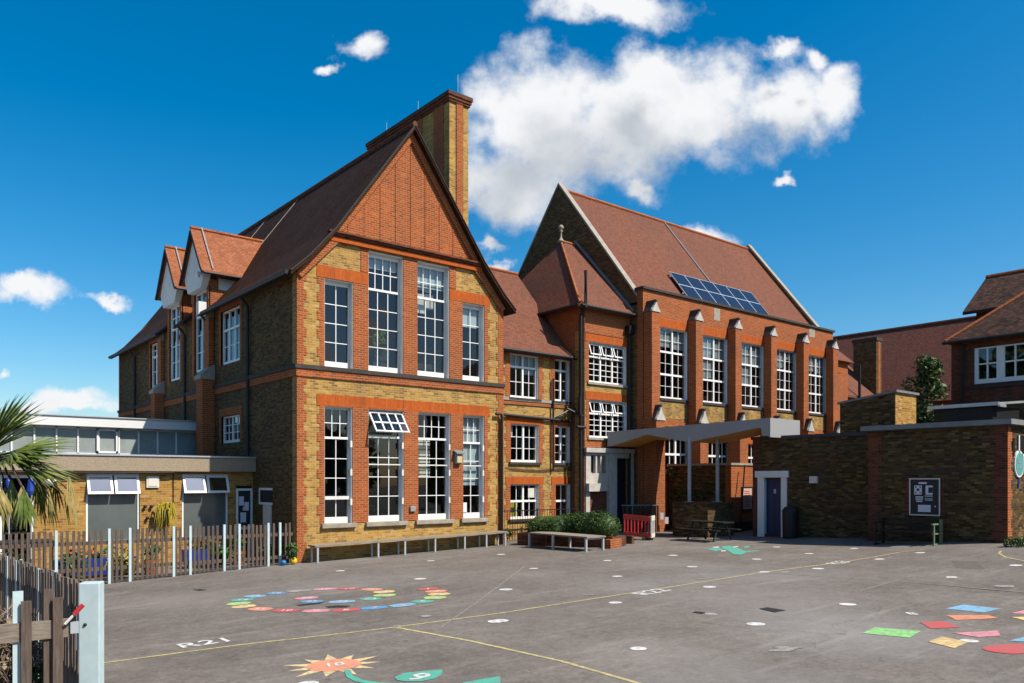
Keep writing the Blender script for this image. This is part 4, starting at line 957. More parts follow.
MB().box(VX-.085,10.96,1.03,VX-.061,11.0,2.26).box(VX-.085,11.9,1.03,VX-.061,11.94,2.26).box(VX-.085,11.0,1.03,VX-.061,11.9,1.07).box(VX-.085,11.0,2.22,VX-.061,11.9,2.26).build('frame', M['alu'], t)
m = MB()
for y0, z0, y1, z1 in ((11.54,1.72,11.78,2.02),(11.2,1.72,11.42,2.02),(11.5,1.62,11.74,1.66),(11.5,1.55,11.74,1.59),(11.52,1.48,11.72,1.52),(11.2,1.66,11.44,1.69),(11.2,1.58,11.44,1.60),(11.2,1.53,11.44,1.55),(11.26,1.15,11.66,1.38),(11.38,2.07,11.64,2.13),(11.1,1.32,11.14,1.36)): m.box(VX-.068,y0,z0,VX-.061,y1,z1)
m.each('notice', M['paper'], t)
m = MB()
for y0, z0, y1, z1 in ((11.62,1.84,11.7,1.92),(11.57,1.76,11.61,1.8),(11.71,1.76,11.75,1.8),(11.57,1.94,11.61,1.99),(11.71,1.94,11.75,1.99),(11.2,1.78,11.33,1.96)): m.box(VX-.072,y0,z0,VX-.0685,y1,z1)
m.build('notice_print', M['board'], t)
t = thing('round_sign', (28.05,VY,2.7), 'round teal sign with a white rim on the sunlit end wall of the store', 'sign')
def disc(c, r, y0, y1, n=28): return MB().prism('Y', [(c[0]+r*math.cos(2*math.pi*i/n), c[1]+r*1.05*math.sin(2*math.pi*i/n)) for i in range(n)], y0, y1)
disc((28.03,2.7), .40, VY-.05, VY-.002).build('rim', M['white_dull'], t); disc((28.03,2.7), .34, VY-.06, VY-.0505).build('face', M['teal'], t)
m = MB().box(27.86,VY-.065,2.72,28.1,VY-.0605,2.86).box(27.95,VY-.065,2.55,28.2,VY-.0605,2.66).each('sign_mark', M['frost_light'], t)
MB().box(28.0,VY-.03,1.95,28.08,VY-.002,2.25).build('tail_plate', M['bluetub'], t)
tag(MB().box(WX-.1,15.72,2.08,WX-.001,16.04,2.34).build('wall_box', M['whiteplastic']), 'small white square box on the dark toilet block wall right of the blue door', 'wall box')
# bench in the shade of the store
t = thing('park_bench', (26.4,11.7,.1), 'dark slatted bench with faded green arm standing in the shade of the store', 'bench')
by0, by1 = 10.75, 12.6; g = gz(26.5,11.6)
MB().box(26.05,by0,g+.40,26.1,by1,g+.45).box(26.15,by0,g+.41,26.28,by1,g+.45).box(26.33,by0,g+.41,26.46,by1,g+.45).build('seat', M['benchdark'], t)
MB().box(26.55,by0,g+.55,26.6,by1,g+.65).box(26.6,by0,g+.72,26.64,by1,g+.82).build('backrest', M['benchdark'], t)
for y, mm in ((by0,'benchgreen'), (by1,'benchdark')):
    gy = gz(26.3,y); MB().box(26.02,y-.02,gy-.02,26.07,y+.02,g+.66).box(26.5,y-.03,gy-.02,26.62,y+.03,g+.82).box(25.9,y-.035,g+.66,26.6,y+.035,g+.70).box(26.02,y-.028,g+.36,26.6,y+.028,g+.40).box(25.98,y-.028,gy,26.25,y+.028,gy+.04).box(25.99,y-.033,g+.36,26.25,y+.033,g+.40).build('end_frame', M[mm], t)
t = thing('litter_bin', (27.5,16.7,0), 'black litter bin in the shade beside the navy blue door', 'bin')
g = gz(27.55,16.6); MB().lathe((27.55,16.62,g), [(.24,0),(.28,.05),(.3,.95),(.3,1.0),(.27,1.0)], 16).build('body', M['bin'], t); MB().lathe((27.55,16.62,g+1.0), [(.31,0),(.31,.06),(.2,.2),(.02,.24)], 16).build('lid', M['bin'], t)
for px, lb in ((1010,'tuft of weeds at the foot of the sunlit store corner'), (1024,'larger patch of weeds along the sunlit end wall of the store')):
    q = gpt(px, 546.5); m = MB(); leaves(m, (q.x,q.y-.05,q.z+.12), (.35 if px < 1015 else .6,.2,.16), 140, .09, shell=0); tag(m.build('weed_tuft', M['shrub']), lb, 'weeds')
# ================================================================== yard wall, canopy and clutter by the entrance
YX, YYE = 29.4, 20.58
t = thing('yard_wall', (29.2,22,-.1), 'dark brick yard wall running out from the hall, with a red brick sunlit end', 'wall')
MB().box(YX,YYE+.3,-.4,YX+.3,HY-.053,2.85).build('wall', M['yellow_shade'], t)
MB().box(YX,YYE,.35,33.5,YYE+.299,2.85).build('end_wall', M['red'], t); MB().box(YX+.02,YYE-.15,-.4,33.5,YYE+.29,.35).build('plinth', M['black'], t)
MB().box(YX-.05,YYE-.05,2.85,YX+.35,HY-.053,2.95).box(YX+.35,YYE-.05,2.85,33.5,YYE+.35,2.95).build('coping', M['stone'], t)
t = thing('wall_notice', (30.5,YYE,1.35), 'framed pinkish notice on the sunlit red end wall beside the toilet block', 'noticeboard')
MB().box(30.15,YYE-.05,.84,30.95,YYE-.002,1.9).build('frame', M['black'], t); MB().box(30.22,YYE-.058,.91,30.88,YYE-.0505,1.83).build('sheet', M['paperpink'], t)
m = MB()
for k in range(9): m.box(30.3,YYE-.062,1.0+k*.085,30.78-.05*(k % 3),YYE-.0585,1.03+k*.085)
m.build('print', M['redplastic'], t)
tag(MB().tube([(30.05,YYE-.25,2.85),(29.55,YYE-.35,.05)], .035, 6).build('leaning_pole', M['black']), 'dark pole leaning against the sunlit red end wall', 'pole')
t = thing('climbing_plant', (28.95,23,0), 'pale flecked climber on the dark yard wall', 'plant')
m = MB(); r1 = random.Random(4)
for _ in range(6): leaves(m, (YX-.1,r1.uniform(21.6,24.0),r1.uniform(1.2,2.8)), (.12,.35,.35), 60, .1, shell=0)
m.build('foliage', M['shrub'], t)
MB().tube([(YX-.06,22.8,-.1),(YX-.06,23.0,1.2),(YX-.06,22.5,2.4)], .03, 5).build('stem', M['bark'], t)
# canopy
C0, C1 = Vector((26.0,24.6,0)), Vector((27.2,17.28,0)); cd = (C1-C0); CLN = cd.length; cd.normalize(); cn = Vector((cd.y*-1, cd.x, 0))
cn = Vector((1,0,0))
def con(px, py):
    d = ray(px)                          # where the sight line meets the canopy's front line
    det = d[0]*(-cd.y)+cd.x*d[1]; tt = (C0.x*(-cd.y)+cd.x*C0.y)/det; s_ = (Vector((d[0]*tt,d[1]*tt,0))-C0).dot(cd)
    return s_, EYE+(HOR-py)/FOC*tt
front = [con(607.5,432), con(607.5,446.3), con(611,446.3), con(647,434.6), con(689,442.2), con(758,427.8), con(761,427.8), con(762,435.8), con(770.4,435.8), con(770.4,417.9)]
t = thing('entrance_canopy', (27.3,21,0), 'long grey folded canopy with timber lining sloping up from the entrance, on thin grey posts', 'canopy')
m = MB(); n = len(front)
def cp(q, w_): return C0+cd*q[0]+cn*w_+Vector((0,0,q[1]))
m.add([cp(q,0) for q in front]+[cp(q,.06) for q in front], [tuple(range(n)), tuple(range(2*n-1,n-1,-1))]+[(i,i+n,(i+1)%n+n,(i+1)%n) for i in range(n)])
m.add([cp(q,2.04) for q in front]+[cp(q,2.10) for q in front], [tuple(range(n)), tuple(range(2*n-1,n-1,-1))]+[(i,i+n,(i+1)%n+n,(i+1)%n) for i in range(n)])
o = m.build('fascia', M['canopy'], t); fix_normals(o)
a0, a9 = front[0], front[-1]
m = MB().add([cp((a9[0]+.001,a9[1]),-.01),cp((a9[0]+.001,a9[1]),2.11),cp((a9[0]+.001,a9[1]-.74),2.11),cp((a9[0]+.001,a9[1]-.74),-.01),cp((a9[0]-.06,a9[1]),-.01),cp((a9[0]-.06,a9[1]),2.11),cp((a9[0]-.06,a9[1]-.74),2.11),cp((a9[0]-.06,a9[1]-.74),-.01)], [(0,1,2,3),(7,6,5,4),(0,4,5,1),(1,5,6,2),(2,6,7,3),(3,7,4,0)])
m.build('end_fascia', M['canopy'], t)
m = MB().add([cp((a0[0],a0[1]-.03),.06),cp((a9[0]-.06,a9[1]-.03),.06),cp((a9[0]-.06,a9[1]-.03),2.04),cp((a0[0],a0[1]-.03),2.04),cp((a0[0],a0[1]-.07),.06),cp((a9[0]-.06,a9[1]-.07),.06),cp((a9[0]-.06,a9[1]-.07),2.04),cp((a0[0],a0[1]-.07),2.04)], [(0,1,2,3),(7,6,5,4)]); m.build('roof_deck', M['felt'], t)
m = MB()
for i in range(2, 6):
    p, q = front[i], front[i+1]
    m.add([cp(p,.061),cp(q,.061),cp(q,2.04),cp(p,2.04),cp((p[0],p[1]+.04),.061),cp((q[0],q[1]+.04),.061),cp((q[0],q[1]+.04),2.04),cp((p[0],p[1]+.04),2.04)], [(0,1,2,3),(7,6,5,4)])
m.build('soffit', M['canopy_wood'], t)
s1 = con(689,442)
pA = C0+cd*s1[0]+cn*.03
d = ray(717.5); pB = None
for k in range(200):
    tt = 30+k*.05; q = Vector((d[0]*tt,d[1]*tt,0)); 
    if q.x-(C0.x+(q.y-C0.y)*cd.x/cd.y) > .9: pB = q; break
for p in (pA, pB):
    MB().tube([(p.x,p.y,1.30),(p.x,p.y,s1[1]+.25)], .075, 10).build('post', M['post'], t)
    MB().box(p.x-.14,p.y-.14,1.285,p.x+.14,p.y+.14,1.31).build('base_plate', M['post'], t)
t = thing('raised_bed', (pA.x,pA.y,-.1), 'dark brick raised bed under the thin grey canopy posts', 'planter')
MB().box(pA.x-.35,pB.y-.5,-.4,pB.x+.4,pA.y+.6,1.28).build('wall', M['yellow_shade'], t); MB().box(pA.x-.4,pA.y-.45,1.24,pA.x+.2,pA.y+.45,1.284).build('coping', M['stone_dark'], t)
# picnic bench in the deep shade
q = gpt(705, 541); t = thing('picnic_bench', tuple(q), 'dark picnic bench in deep shade under the canopy', 'picnic bench')
MB().box(q.x-.1,q.y-.9,q.z+.70,q.x+.6,q.y+.9,q.z+.75).build('tabletop', M['benchdark'], t)
for dx in (-.5, .8): MB().box(q.x+dx,q.y-.9,q.z+.42,q.x+dx+.25,q.y+.9,q.z+.46).build('seat', M['benchdark'], t)
for dy in (-.6, .6): MB().box(q.x-.5,q.y+dy,q.z+.36,q.x+1.05,q.y+dy+.06,q.z+.42).tube([(q.x-.3,q.y+dy,q.z),(q.x+.05,q.y+dy,q.z+.7)], .04, 6).tube([(q.x+.85,q.y+dy,q.z),(q.x+.45,q.y+dy,q.z+.7)], .04, 6).build('leg', M['benchdark'], t)
# red safety barrier
q0, q1 = gpt(624.5, 537), gpt(650, 540.5); e = (q1-q0); e.z = 0; bl = e.length; e.normalize(); up_ = Vector((0,0,1)); nn = Vector((e.y,-e.x,0))
t = thing('safety_barrier', ((q0.x+q1.x)/2,(q0.y+q1.y)/2,q0.z), 'red plastic pedestrian safety barrier with a white end panel', 'barrier')
def barrier(mb, p, e, nn, ln, h, n):
    for z0, z1 in ((.10,.24), (h-.2,h)): mb.obox(p+up_*z0, e*ln, nn*.05, up_*(z1-z0))
    for i in range(n):
        x = (ln-.07)*i/(n-1); mb.obox(p+e*x+up_*.24-nn*.002, e*(.07 if i in (0,n-1) else .055), nn*.045, up_*(h-.44))
    mb.obox(p+up_*.24, e*ln, nn*.035, up_*.012)
m = MB(); barrier(m, q0, e, nn, bl, .96, 8); bevel(m.build('red_panel', M['redplastic'], t), .02)
e2 = (e*.45+Vector((FX,FY,0))*.8).normalized(); n2 = Vector((e2.y,-e2.x,0))
m = MB(); barrier(m, q1+e*.04, e2, n2, .7, .96, 4); bevel(m.build('white_panel', M['whiteplastic'], t), .02)
m = MB()
for p in (q0+e*.15, q1-e*.2): m.obox(p-nn*.2-up_*.0, nn*.45, e*.1, up_*.1)
m.each('foot', M['bin'], t)
q = gpt(640, 533); t = thing('black_screen', tuple(q), 'black slatted fence panel standing behind the red safety barrier', 'fence panel')
e3 = lat; m = MB()
for k in range(14): m.obox(q-e3*.75+e3*(k*.12)+up_*.05+fw*.25, e3*.07, fw*.02, up_*1.15)
m.each('slat', M['black'], t); MB().obox(q-e3*.8+fw*.24+up_*1.2, e3*1.75, fw*.05, up_*.05).build('top_rail', M['lead'], t)
MB().obox(q+e3*.95+fw*.2+up_*.6, e3*.14, fw*.02, up_*.3).obox(q+e3*1.15+fw*.2+up_*.4, e3*.16, fw*.02, up_*.3).each('notice', M['paper'], t)
for px, py, h, r_, lb in ((598,530,2.0,.6,'dark leafy shrub in front of the stone entrance porch'), (617,530,1.5,.5,'shorter shrub right of the porch shrub in the shade'), (580,532,.9,.5,'low shrub behind the clipped hedge')):
    q = gpt(px, py); plant('entrance_shrub', q.x, q.y, h, r_, 420, .13, 'hedge', lb, 'shrub')
# ================================================================== seats, planter and hedge before the link
t = thing('long_bench', (15.2,23.5,-.35), 'long low timber bench with grey legs along the foot of the gabled wing', 'bench')
lx = [11.35, 13.55, 14.6, 15.85, 17.15, 18.15, 19.05]
bz = lambda x: .06+(x-11.35)*.017
MB().add([(11.25,23.42,bz(11.25)),(19.15,23.42,bz(19.15)),(19.15,23.95,bz(19.15)),(11.25,23.95,bz(11.25)),(11.25,23.42,bz(11.25)+.05),(19.15,23.42,bz(19.15)+.05),(19.15,23.95,bz(19.15)+.05),(11.25,23.95,bz(11.25)+.05)], [(0,3,2,1),(4,5,6,7),(0,1,5,4),(1,2,6,5),(2,3,7,6),(3,0,4,7)]).build('seat', M['seat'], t)
for i, x in enumerate(lx):
    m = MB(); z = bz(x)
    for y in (23.44, 23.88): m.box(x-.03,y,gz(x,y)-.02,x+.03,y+.05,z)
    m.box(x-.028,23.49,z-.05,x+.028,23.88,z-.002); m.build('leg', M['steel'], t)
p1, p2, p3 = gpt(529.5,547.5), gpt(586,552), gpt(606.5,550.5); pk0 = gpt(553,549.5)
zt_ = max(p1.z,p2.z,p3.z)+.5
t = thing('corner_bench', ((p1.x+p2.x)/2,(p1.y+p2.y)/2,p1.z), 'timber topped platform bench with grey legs in front of the clipped hedge', 'bench')
e = (p2-p1); e.z = 0; e.normalize(); nb = Vector((-e.y,e.x,0)); nb = nb if nb.dot(fw) > 0 else -nb
dep = (p3-p2).dot(nb); dep = max(dep, .5)
l1 = (p2-p1).length
MB().obox(Vector((p1.x,p1.y,zt_-.05))-e*.03-nb*.03, e*(l1+.1), nb*(dep+.1), (0,0,.05)).build('seat', M['seat'], t)
for p in (p1, pk0, p2, p2+nb*dep, p1+nb*dep, pk0+nb*dep):
    MB().box(p.x-.035,p.y-.035,gz(p.x,p.y)-.02,p.x+.035,p.y+.035,zt_-.052).build('leg', M['steel'], t)
MB().obox(Vector((p2.x,p2.y,zt_-.11)), nb*dep, -e*.04, (0,0,.055)).build('end_rail', M['steel'], t)
hz0 = gz(p2.x,p2.y)
a_ = gpt(512.5,546); b2_ = gpt(609.5,548.8); c_ = gpt(625.5,546.8)
t = thing('brick_planter', (a_.x,a_.y,a_.z), 'low red brick planter holding the clipped hedge', 'planter')
e4 = (b2_-a_); e4.z = 0; l4 = e4.length; e4.normalize(); n4 = Vector((-e4.y,e4.x,0)); n4 = n4 if n4.dot(fw) > 0 else -n4
pw_ = max((c_-b2_).dot(n4), .8)
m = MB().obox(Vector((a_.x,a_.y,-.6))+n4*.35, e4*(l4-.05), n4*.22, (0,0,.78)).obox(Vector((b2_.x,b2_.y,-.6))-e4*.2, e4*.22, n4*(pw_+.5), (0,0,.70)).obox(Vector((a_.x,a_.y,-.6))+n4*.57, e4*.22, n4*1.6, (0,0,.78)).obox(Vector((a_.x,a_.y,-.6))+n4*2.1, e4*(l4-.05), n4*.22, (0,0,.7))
m.build('wall', M['red_dark'], t); MB().obox(Vector((b2_.x,b2_.y,-.58))-e4*.19-n4*.012, e4*.235, n4*(pw_+.05), (0,0,.685)).build('sunlit_end', M['red'], t)  # brighter brick skin paints the planter end as sunlit against the darker wall
MB().obox(Vector((a_.x,a_.y,-.5))+n4*.6, e4*(l4-.3), n4*1.5, (0,0,.62)).build('soil', M['bark'], t)
t = thing('clipped_hedge', ((a_.x+b2_.x)/2,(a_.y+b2_.y)/2,.1), 'clipped dark green hedge filling the brick planter in front of the link', 'hedge')
m = MB(); r1 = random.Random(17); co = MB()
for k in range(17):
    f_ = .16+.70*k/16; q = Vector((a_.x,a_.y,0))+e4*(l4*f_)+n4*(1.0+r1.uniform(-.2,.2))
    hh = .46+.3*min(1,max(0,(f_-.1)*2.2))+r1.uniform(-.05,.06)
    if k > 12: hh += .08
    leaves(m, (q.x,q.y,.12+hh*.5), (.62,.62,hh*.62), 1000, .062, r1, shell=.8)
    co.ball((q.x,q.y,.1+hh*.42), .5, 8)
m.build('foliage', M['hedge'], t); co.build('inner_growth', M['hedge'], t)
# railings
t = thing('area_railing', (21.4,24.6,-.2), 'black iron railing in front of the ground floor windows of the link', 'railing')
ra = Vector((19.75,24.85,0)); rb_ = Vector((24.1,24.85,0)); m = MB()
for k in range(33):
    x = 19.75+k*.136; m.tube([(x,24.85,-.25),(x,24.85,.98)], .011, 5)
m.each('bar', M['black'], t); MB().box(19.7,24.83,.93,24.15,24.87,.965).box(19.7,24.83,-.02,24.15,24.87,.01).each('rail', M['black'], t)
for x in (19.7, 21.9, 24.15): MB().box(x-.03,24.82,-.4,x+.03,24.88,1.02).build('post', M['black'], t)
t = thing('timber_planter', (21.8,24.2,-.2), 'small weathered timber box behind the left end of the hedge', 'planter')
MB().box(21.3,23.9,-.3,22.6,24.4,.42).build('box', M['picket'], t)
t = thing('dark_shrub', (19.9,24.7,-.2), 'small dark plant at the foot of the black railing', 'plant'); m = MB(); leaves(m, (20.05,24.6,.05), (.35,.2,.25), 120, .09, shell=0); m.build('foliage', M['hedge'], t)
# balls
for px, py, r_, mm, lb in ((293.5,562,.115,'ballyellow','yellow play ball by the left end of the long bench'), (283.5,563.5,.09,'ballblue','small blue play ball beside the yellow one at the fence end')):
    d = ray(px); yy = 23.75; x = d[0]/d[1]*yy; tag(MB().ball((x,yy,gz(x,yy)+r_), r_).build('play_ball', M[mm], None, True), lb, 'ball')
# lamps and boxes on the gabled wing
t = thing('bulkhead_light', (17.2,AY-.1,3.05), 'grey bulkhead wall light between the ground floor windows of the gabled wing', 'wall light')
bevel(MB().box(17.08,AY-.16,2.8,17.36,AY-.02,3.2).build('lamp_casing', M['lampgrey'], t), .03); MB().box(17.11,AY-.19,2.84,17.33,AY-.161,3.08).build('lens', M['lamplens'], t); MB().prism('X', [(AY-.25,3.16),(AY-.021,3.27),(AY-.021,3.31),(AY-.25,3.20)], 17.04, 17.4).build('hood', M['lead'], t)
tag(bevel(MB().box(15.14,AY-.1,1.08,15.36,AY-.019,1.27).build('socket_box', M['lampgrey']), .015), 'small grey electrical box low on the brick pier between the wide ground floor windows', 'electrical box')
t = thing('side_lantern', (10.7,32.4,9.2), 'small white lantern on the shaded side wall of the gabled wing below the nearer dormer', 'wall light')
MB().box(10.4,31.95,8.75,10.7,32.25,9.25).build('lamp_casing', M['white_dull'], t); MB().tube([(10.55,32.1,9.2),(10.9,32.1,9.45)], .025, 5).build('bracket', M['black'], t)
t = thing('dormer_camera', (10.5,32.4,10.3), 'small white dome camera under the eave of the nearer dormer', 'camera'); MB().ball((10.5,32.35,10.35), .09, 8).build('dome', M['white'], t, True); MB().box(10.46,32.3,10.4,10.66,32.4,10.5).build('bracket', M['white'], t)
tag(MB().box(19.75,BY-.08,3.75,19.95,BY-.02,3.95).build('alarm_box', M['lampgrey']), 'small grey box on the left edge of the link wall', 'electrical box')
# ================================================================== buildings behind
t = thing('hall_annex', (47,26,0), 'small red brick annex joined to the right end of the hall', 'school building')
MB().wall('Y', 25.6, HX1+.001, 49.2, -.2, 9.7, [(46.6,48.0,6.2,9.0)], .3).box(48.9,25.9,-.2,49.2,33,9.7).build('wall', M['red'], t)
window(t, 'Y', 25.6, 46.6, 48.0, 6.2, 9.0, [(.3,2,1,2),(.7,2,1,4)], glass='glass_dim', fr=.1)
MB().box(HX1+.3,29,-.2,48.9,29.2,9.6).build('inner_wall', M['room'], t)
MB().box(46.3,25.57,9.0,48.3,25.6,9.35).box(HX1+.01,25.55,9.6,49.3,25.6,9.75).each('brick_lintel', M['orange'], t)
MB().prism('X', [(25.3,9.72),(29.3,13.2),(33.3,9.72)], HX1+.01, 49.5).build('roof', M['tile_x'], t)
t = thing('rear_block', (52,28,0), 'red tiled block with a tall chimney standing behind the right end of the hall', 'school building')
MB().box(49.3,28,-.2,58.6,36,8.1).build('wall', M['red'], t)
MB().prism('X', slab([(27.6,8.1),(31.8,12.3)], .15), 49.3, 58.8).prism('X', slab([(31.8,12.3),(36.3,7.9)], .15), 49.3, 58.8).build('roof', M['tile_x'], t)
MB().prism('X', [(28,8.1),(36,8.1),(31.8,12.1)], 58.4, 58.6).build('gable', M['red_dark'], t)
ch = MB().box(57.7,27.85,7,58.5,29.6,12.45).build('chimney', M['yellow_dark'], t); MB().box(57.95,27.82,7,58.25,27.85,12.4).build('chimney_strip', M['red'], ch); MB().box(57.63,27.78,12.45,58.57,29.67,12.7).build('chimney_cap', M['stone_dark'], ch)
MB().tube([(54.5,27.5,8.0),(54.5,27.5,10.3)], .1, 8).build('vent_pipe', M['black'], t)
t = thing('roof_range', (64,20,0), 'very long plain building with a dull red roof filling the background right of the hall', 'building')
MB().box(60.5,-20,-.3,71.5,41,8).build('wall', M['red_dark'], t)
MB().prism('Y', [(60,7.9),(66,14.6),(72,7.9)], -20, 41).build('roof', M['tile_far'], t); MB().tube([(66,-20,14.65),(66,41,14.65)], .13, 6).build('ridge_tiles', M['red_dark'], t)
K = thing('brick_house', (38,8,0), 'dark brick house with white windows and a mottled tiled roof at the right edge', 'house')
kx = 36.0
kh = [(12.27,13.25,6.2,7.7), (11.2,12.27,6.2,7.7), (6.5,8,6.15,7.75)]
MB().wall('X', kx, -6, 14.15, 5.3, 8.05, kh, .3).box(kx+.3,13.85,5.3,46,14.15,8.05).build('upper_wall', M['red_dark'], K)
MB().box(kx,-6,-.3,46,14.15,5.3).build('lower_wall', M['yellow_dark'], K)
MB().box(kx+3,-6,5.4,kx+3.2,13.8,8).build('inner_wall', M['room_dark'], K)
for h in kh:
    o = window(K, 'X', kx, *h, [(.5,2,1,1),(.5,2,1,1)], rec=.03, fr=.15, glass='glass_dim', heavy=.06)
MB().box(kx-.06,11.1,6.0,kx,13.4,6.15).build('sill', M['stone_dark'], K)
MB().add([(35.75,14.3,8.08),(35.6,-6,8.08),(40.2,-6,12.0),(40.2,9.85,12.0)], [(0,3,2,1)]).add([(35.75,14.3,8.08),(40.2,9.85,12.0),(46,9.85,12.0),(46,14.3,8.08)], [(0,1,2,3)]).add([(35.75,14.3,8.0),(35.6,-6,8.0),(35.6,-6,8.08),(35.75,14.3,8.08)], [(0,3,2,1)]).add([(35.75,14.3,8.0),(46,14.3,8.0),(46,-6,8.0),(35.6,-6,8.0)], [(0,1,2,3)]).build('lower_roof', M['tile_mossy'], K)
MB().box(39.9,3,8.1,46,14.6,10.1).build('attic_wall', M['red_dark'], K)
MB().prism('Y', slab([(39.4,9.95),(42.2,12.0)], .14), 2.5, 15.0).prism('Y', slab([(42.2,12.0),(46.5,8.6)], .14), 2.5, 15.0).prism('Y', [(39.9,10.0),(46,10.0),(46,10.1),(42.2,11.88)], 14.3, 14.6).build('upper_roof', M['tile_mossy'], K)
MB().tube([(42.2,2.5,12.02),(42.2,15.0,12.02)], .1, 6).tube([(35.75,14.3,8.1),(40.2,9.85,12.02)], .08, 6).each('ridge_tiles', M['red'], K)
MB().tube([(35.6,-6,8.0),(35.6,14.35,8.0)], .07, 6).tube([(35.87,13.65,7.9),(35.87,13.65,0)], .07, 6).each('gutter', M['black'], K)
t = thing('garden_tree', (33.6,14.1,.2), 'small bright green tree between the store and the dark brick house', 'tree')
MB().tube([(33.6,14.1,0),(33.5,14.2,2.5),(33.7,14.1,4.6)], .16, 8, .08).tube([(33.5,14.2,2.4),(33.2,14.7,4.2)], .08, 6, .03).tube([(33.6,14.1,3),(34.1,13.6,5)], .08, 6, .03).build('trunk', M['bark'], t)
m = MB(); r1 = random.Random(31)
for _ in range(44):
    a = r1.uniform(0,6.28); rr = r1.uniform(0,1.15); zc = r1.uniform(3.2,7.1); k_ = max(.25,1-abs(zc-4.6)/3.2)
    leaves(m, (33.6+math.cos(a)*rr*k_,14.1+math.sin(a)*rr*k_,zc), (.42,.42,.4), 75, .16, r1, shell=.3)
m.build('crown', M['tree'], t)

# added trees out of view, cutting sky fill and darkening the window reflections
m = MB(); r1 = random.Random(77)
for i in range(80):
    if i < 45: q, hh = Vector((-46+(i % 3)*2, 44-(i//3)*5.4, 0)), 9.5
    else: q, hh = Vector((-40+(i-45)*2.6, -46+((i*5) % 7)*.5, 0)), 5
    leaves(m, (q.x+r1.uniform(-1.5,1.5),q.y,hh*.95+r1.uniform(-1,2)), (3.6,3.8,hh*1.1), 130, 2.0, r1, shell=.3)
o = m.build('unseen_tree_belt', M['tree']); tag(o, 'added belt of unseen trees cutting the low sky light', 'trees', None, 'stuff')
# ================================================================== painted playground markings
LIFT = .007
def gquad(mb, pts, lift=LIFT):
    c = [gpt(*p, lift) for p in pts]; mb.poly(c); return mb
def up_face(o):
    fix_normals(o)
    for p in o.data.polygons:
        if p.normal.z < 0: p.flip()
    o.data.update(); return o
def gline(pts, w, mat, name='painted_line', lift=LIFT-.002):
    P_ = [gpt(*p) for p in pts]; m = MB()
    for a, b in zip(P_, P_[1:]):
        n = max(1, int((b-a).length/1.2)); d = (b-a); d.z = 0; d.normalize(); s = Vector((-d.y,d.x,0))*w/2
        for i in range(n):
            q = [a.lerp(b,i/n)-s, a.lerp(b,(i+1)/n)-s, a.lerp(b,(i+1)/n)+s, a.lerp(b,i/n)+s]
            for v in q: v.z = gz(v.x,v.y)+lift
            m.poly(q)
    return up_face(m.build(name, P[mat], ground))
gline([(104,663),(240,645),(330,635),(396,627.3)], .07, 'yellow_line'); gline([(398,626.9),(500,613.3),(690,584),(764,572.3),(900,552.3),(925,550)], .065, 'yellow_line')
gline([(396,627.6),(470,641),(560,661),(640,684),(700,700)], .07, 'yellow_line')
gline([(764,573),(830,577),(930,584),(1030,593)], .06, 'faint_line'); gline([(1030,562),(1006,557.5),(999,553.5),(1001,551)], .06, 'yellow_line')
gline([(440,628),(480,600),(525,566)], .035, 'faint_line'); gline([(860,591),(900,579.5)], .05, 'faint_line')
dots = [(607.5,560.7),(673.2,555.5),(692.2,566.9),(617.2,576.5),(533.7,568.6),(505.9,589.7),(709.5,587.1),(615.4,602.9),(638.3,648.9),(755.8,624.3),(756.7,559.3),(776.6,547.2),(764.3,572.2),(500,621),(501,554.6),(340.4,571),(430.8,561),(420.2,579),(495.8,621.6),(809,553.8),(854.3,548.6),(818,568.8),(920,552.9),(879.4,559.3),(951.6,577.4),(847.7,604.6),(1015.9,565.5),(308,684),(969.4,641.2)]
for i, (px, py) in enumerate(dots):
    c = gpt(px, py); r_ = .125+.01*((i*7) % 4); m = MB()
    q = [Vector((c.x+r_*math.cos(2*math.pi*k/22), c.y+r_*math.sin(2*math.pi*k/22), 0)) for k in range(22)]
    for v in q: v.z = gz(v.x,v.y)+LIFT
    up_face(m.poly(q).build('painted_dot', P['white'], ground))
for px, py, w in ((590.8,594.4,.2),(426.2,616.7,.2),(1004,586.7,.3),(784.8,649,.26),(402.6,640.6,.07),(197,653,.05),(787,572,.2),(704,578.5,.2),(393.8,626.5,.16),(345,569,.1)):
    c = gpt(px, py); m = MB(); r1 = random.Random(int(px))
    for k in range(3):
        d = lat*r1.uniform(-.1,.1)+fw*r1.uniform(-.12,.12); q = [c+d+lat*a*w*r1.uniform(.5,1)+fw*b*w*r1.uniform(.3,.8) for a, b in ((-1,-.3),(.2,-.5),(1,.2),(-.1,.5))]
        for v in q: v.z = gz(v.x,v.y)+LIFT+.001*k
        m.poly(q)
    up_face(m.build('worn_paint_mark', P['worn_white'], ground))
def relaid(pts):
    up_face(gquad(MB(), pts, .003).build('relaid_patch', M['asphalt_new'], ground))
relaid([(951,560.5),(978,561.5),(985,569.5),(956,568)])
# painted lettering
for s, px, py, size, ang, lb in (('R21', 206, 643, .34, 38, 'white painted characters on the asphalt nearest the picket gate'), ('R22', 652, 592.2, .38, 45, 'white painted characters beside the yellow line in the middle of the playground'), ('R23', 839, 562.8, .36, 45, 'white painted characters beside the yellow line near the store'), ('8', 912, 614, .22, 0, 'small white painted numeral above the green rectangle')):
    c = gpt(px, py); ux = lat*math.cos(Rd(ang))+fw*math.sin(Rd(ang))*1.0; uy = Vector((-ux.y,ux.x,0))
    o = text_mesh('painted_lettering', s, size*1.6, P['white'], None, (c.x,c.y,0), ux, uy, LIFT); up_face(o)
    tag(o, lb, 'painted lettering')
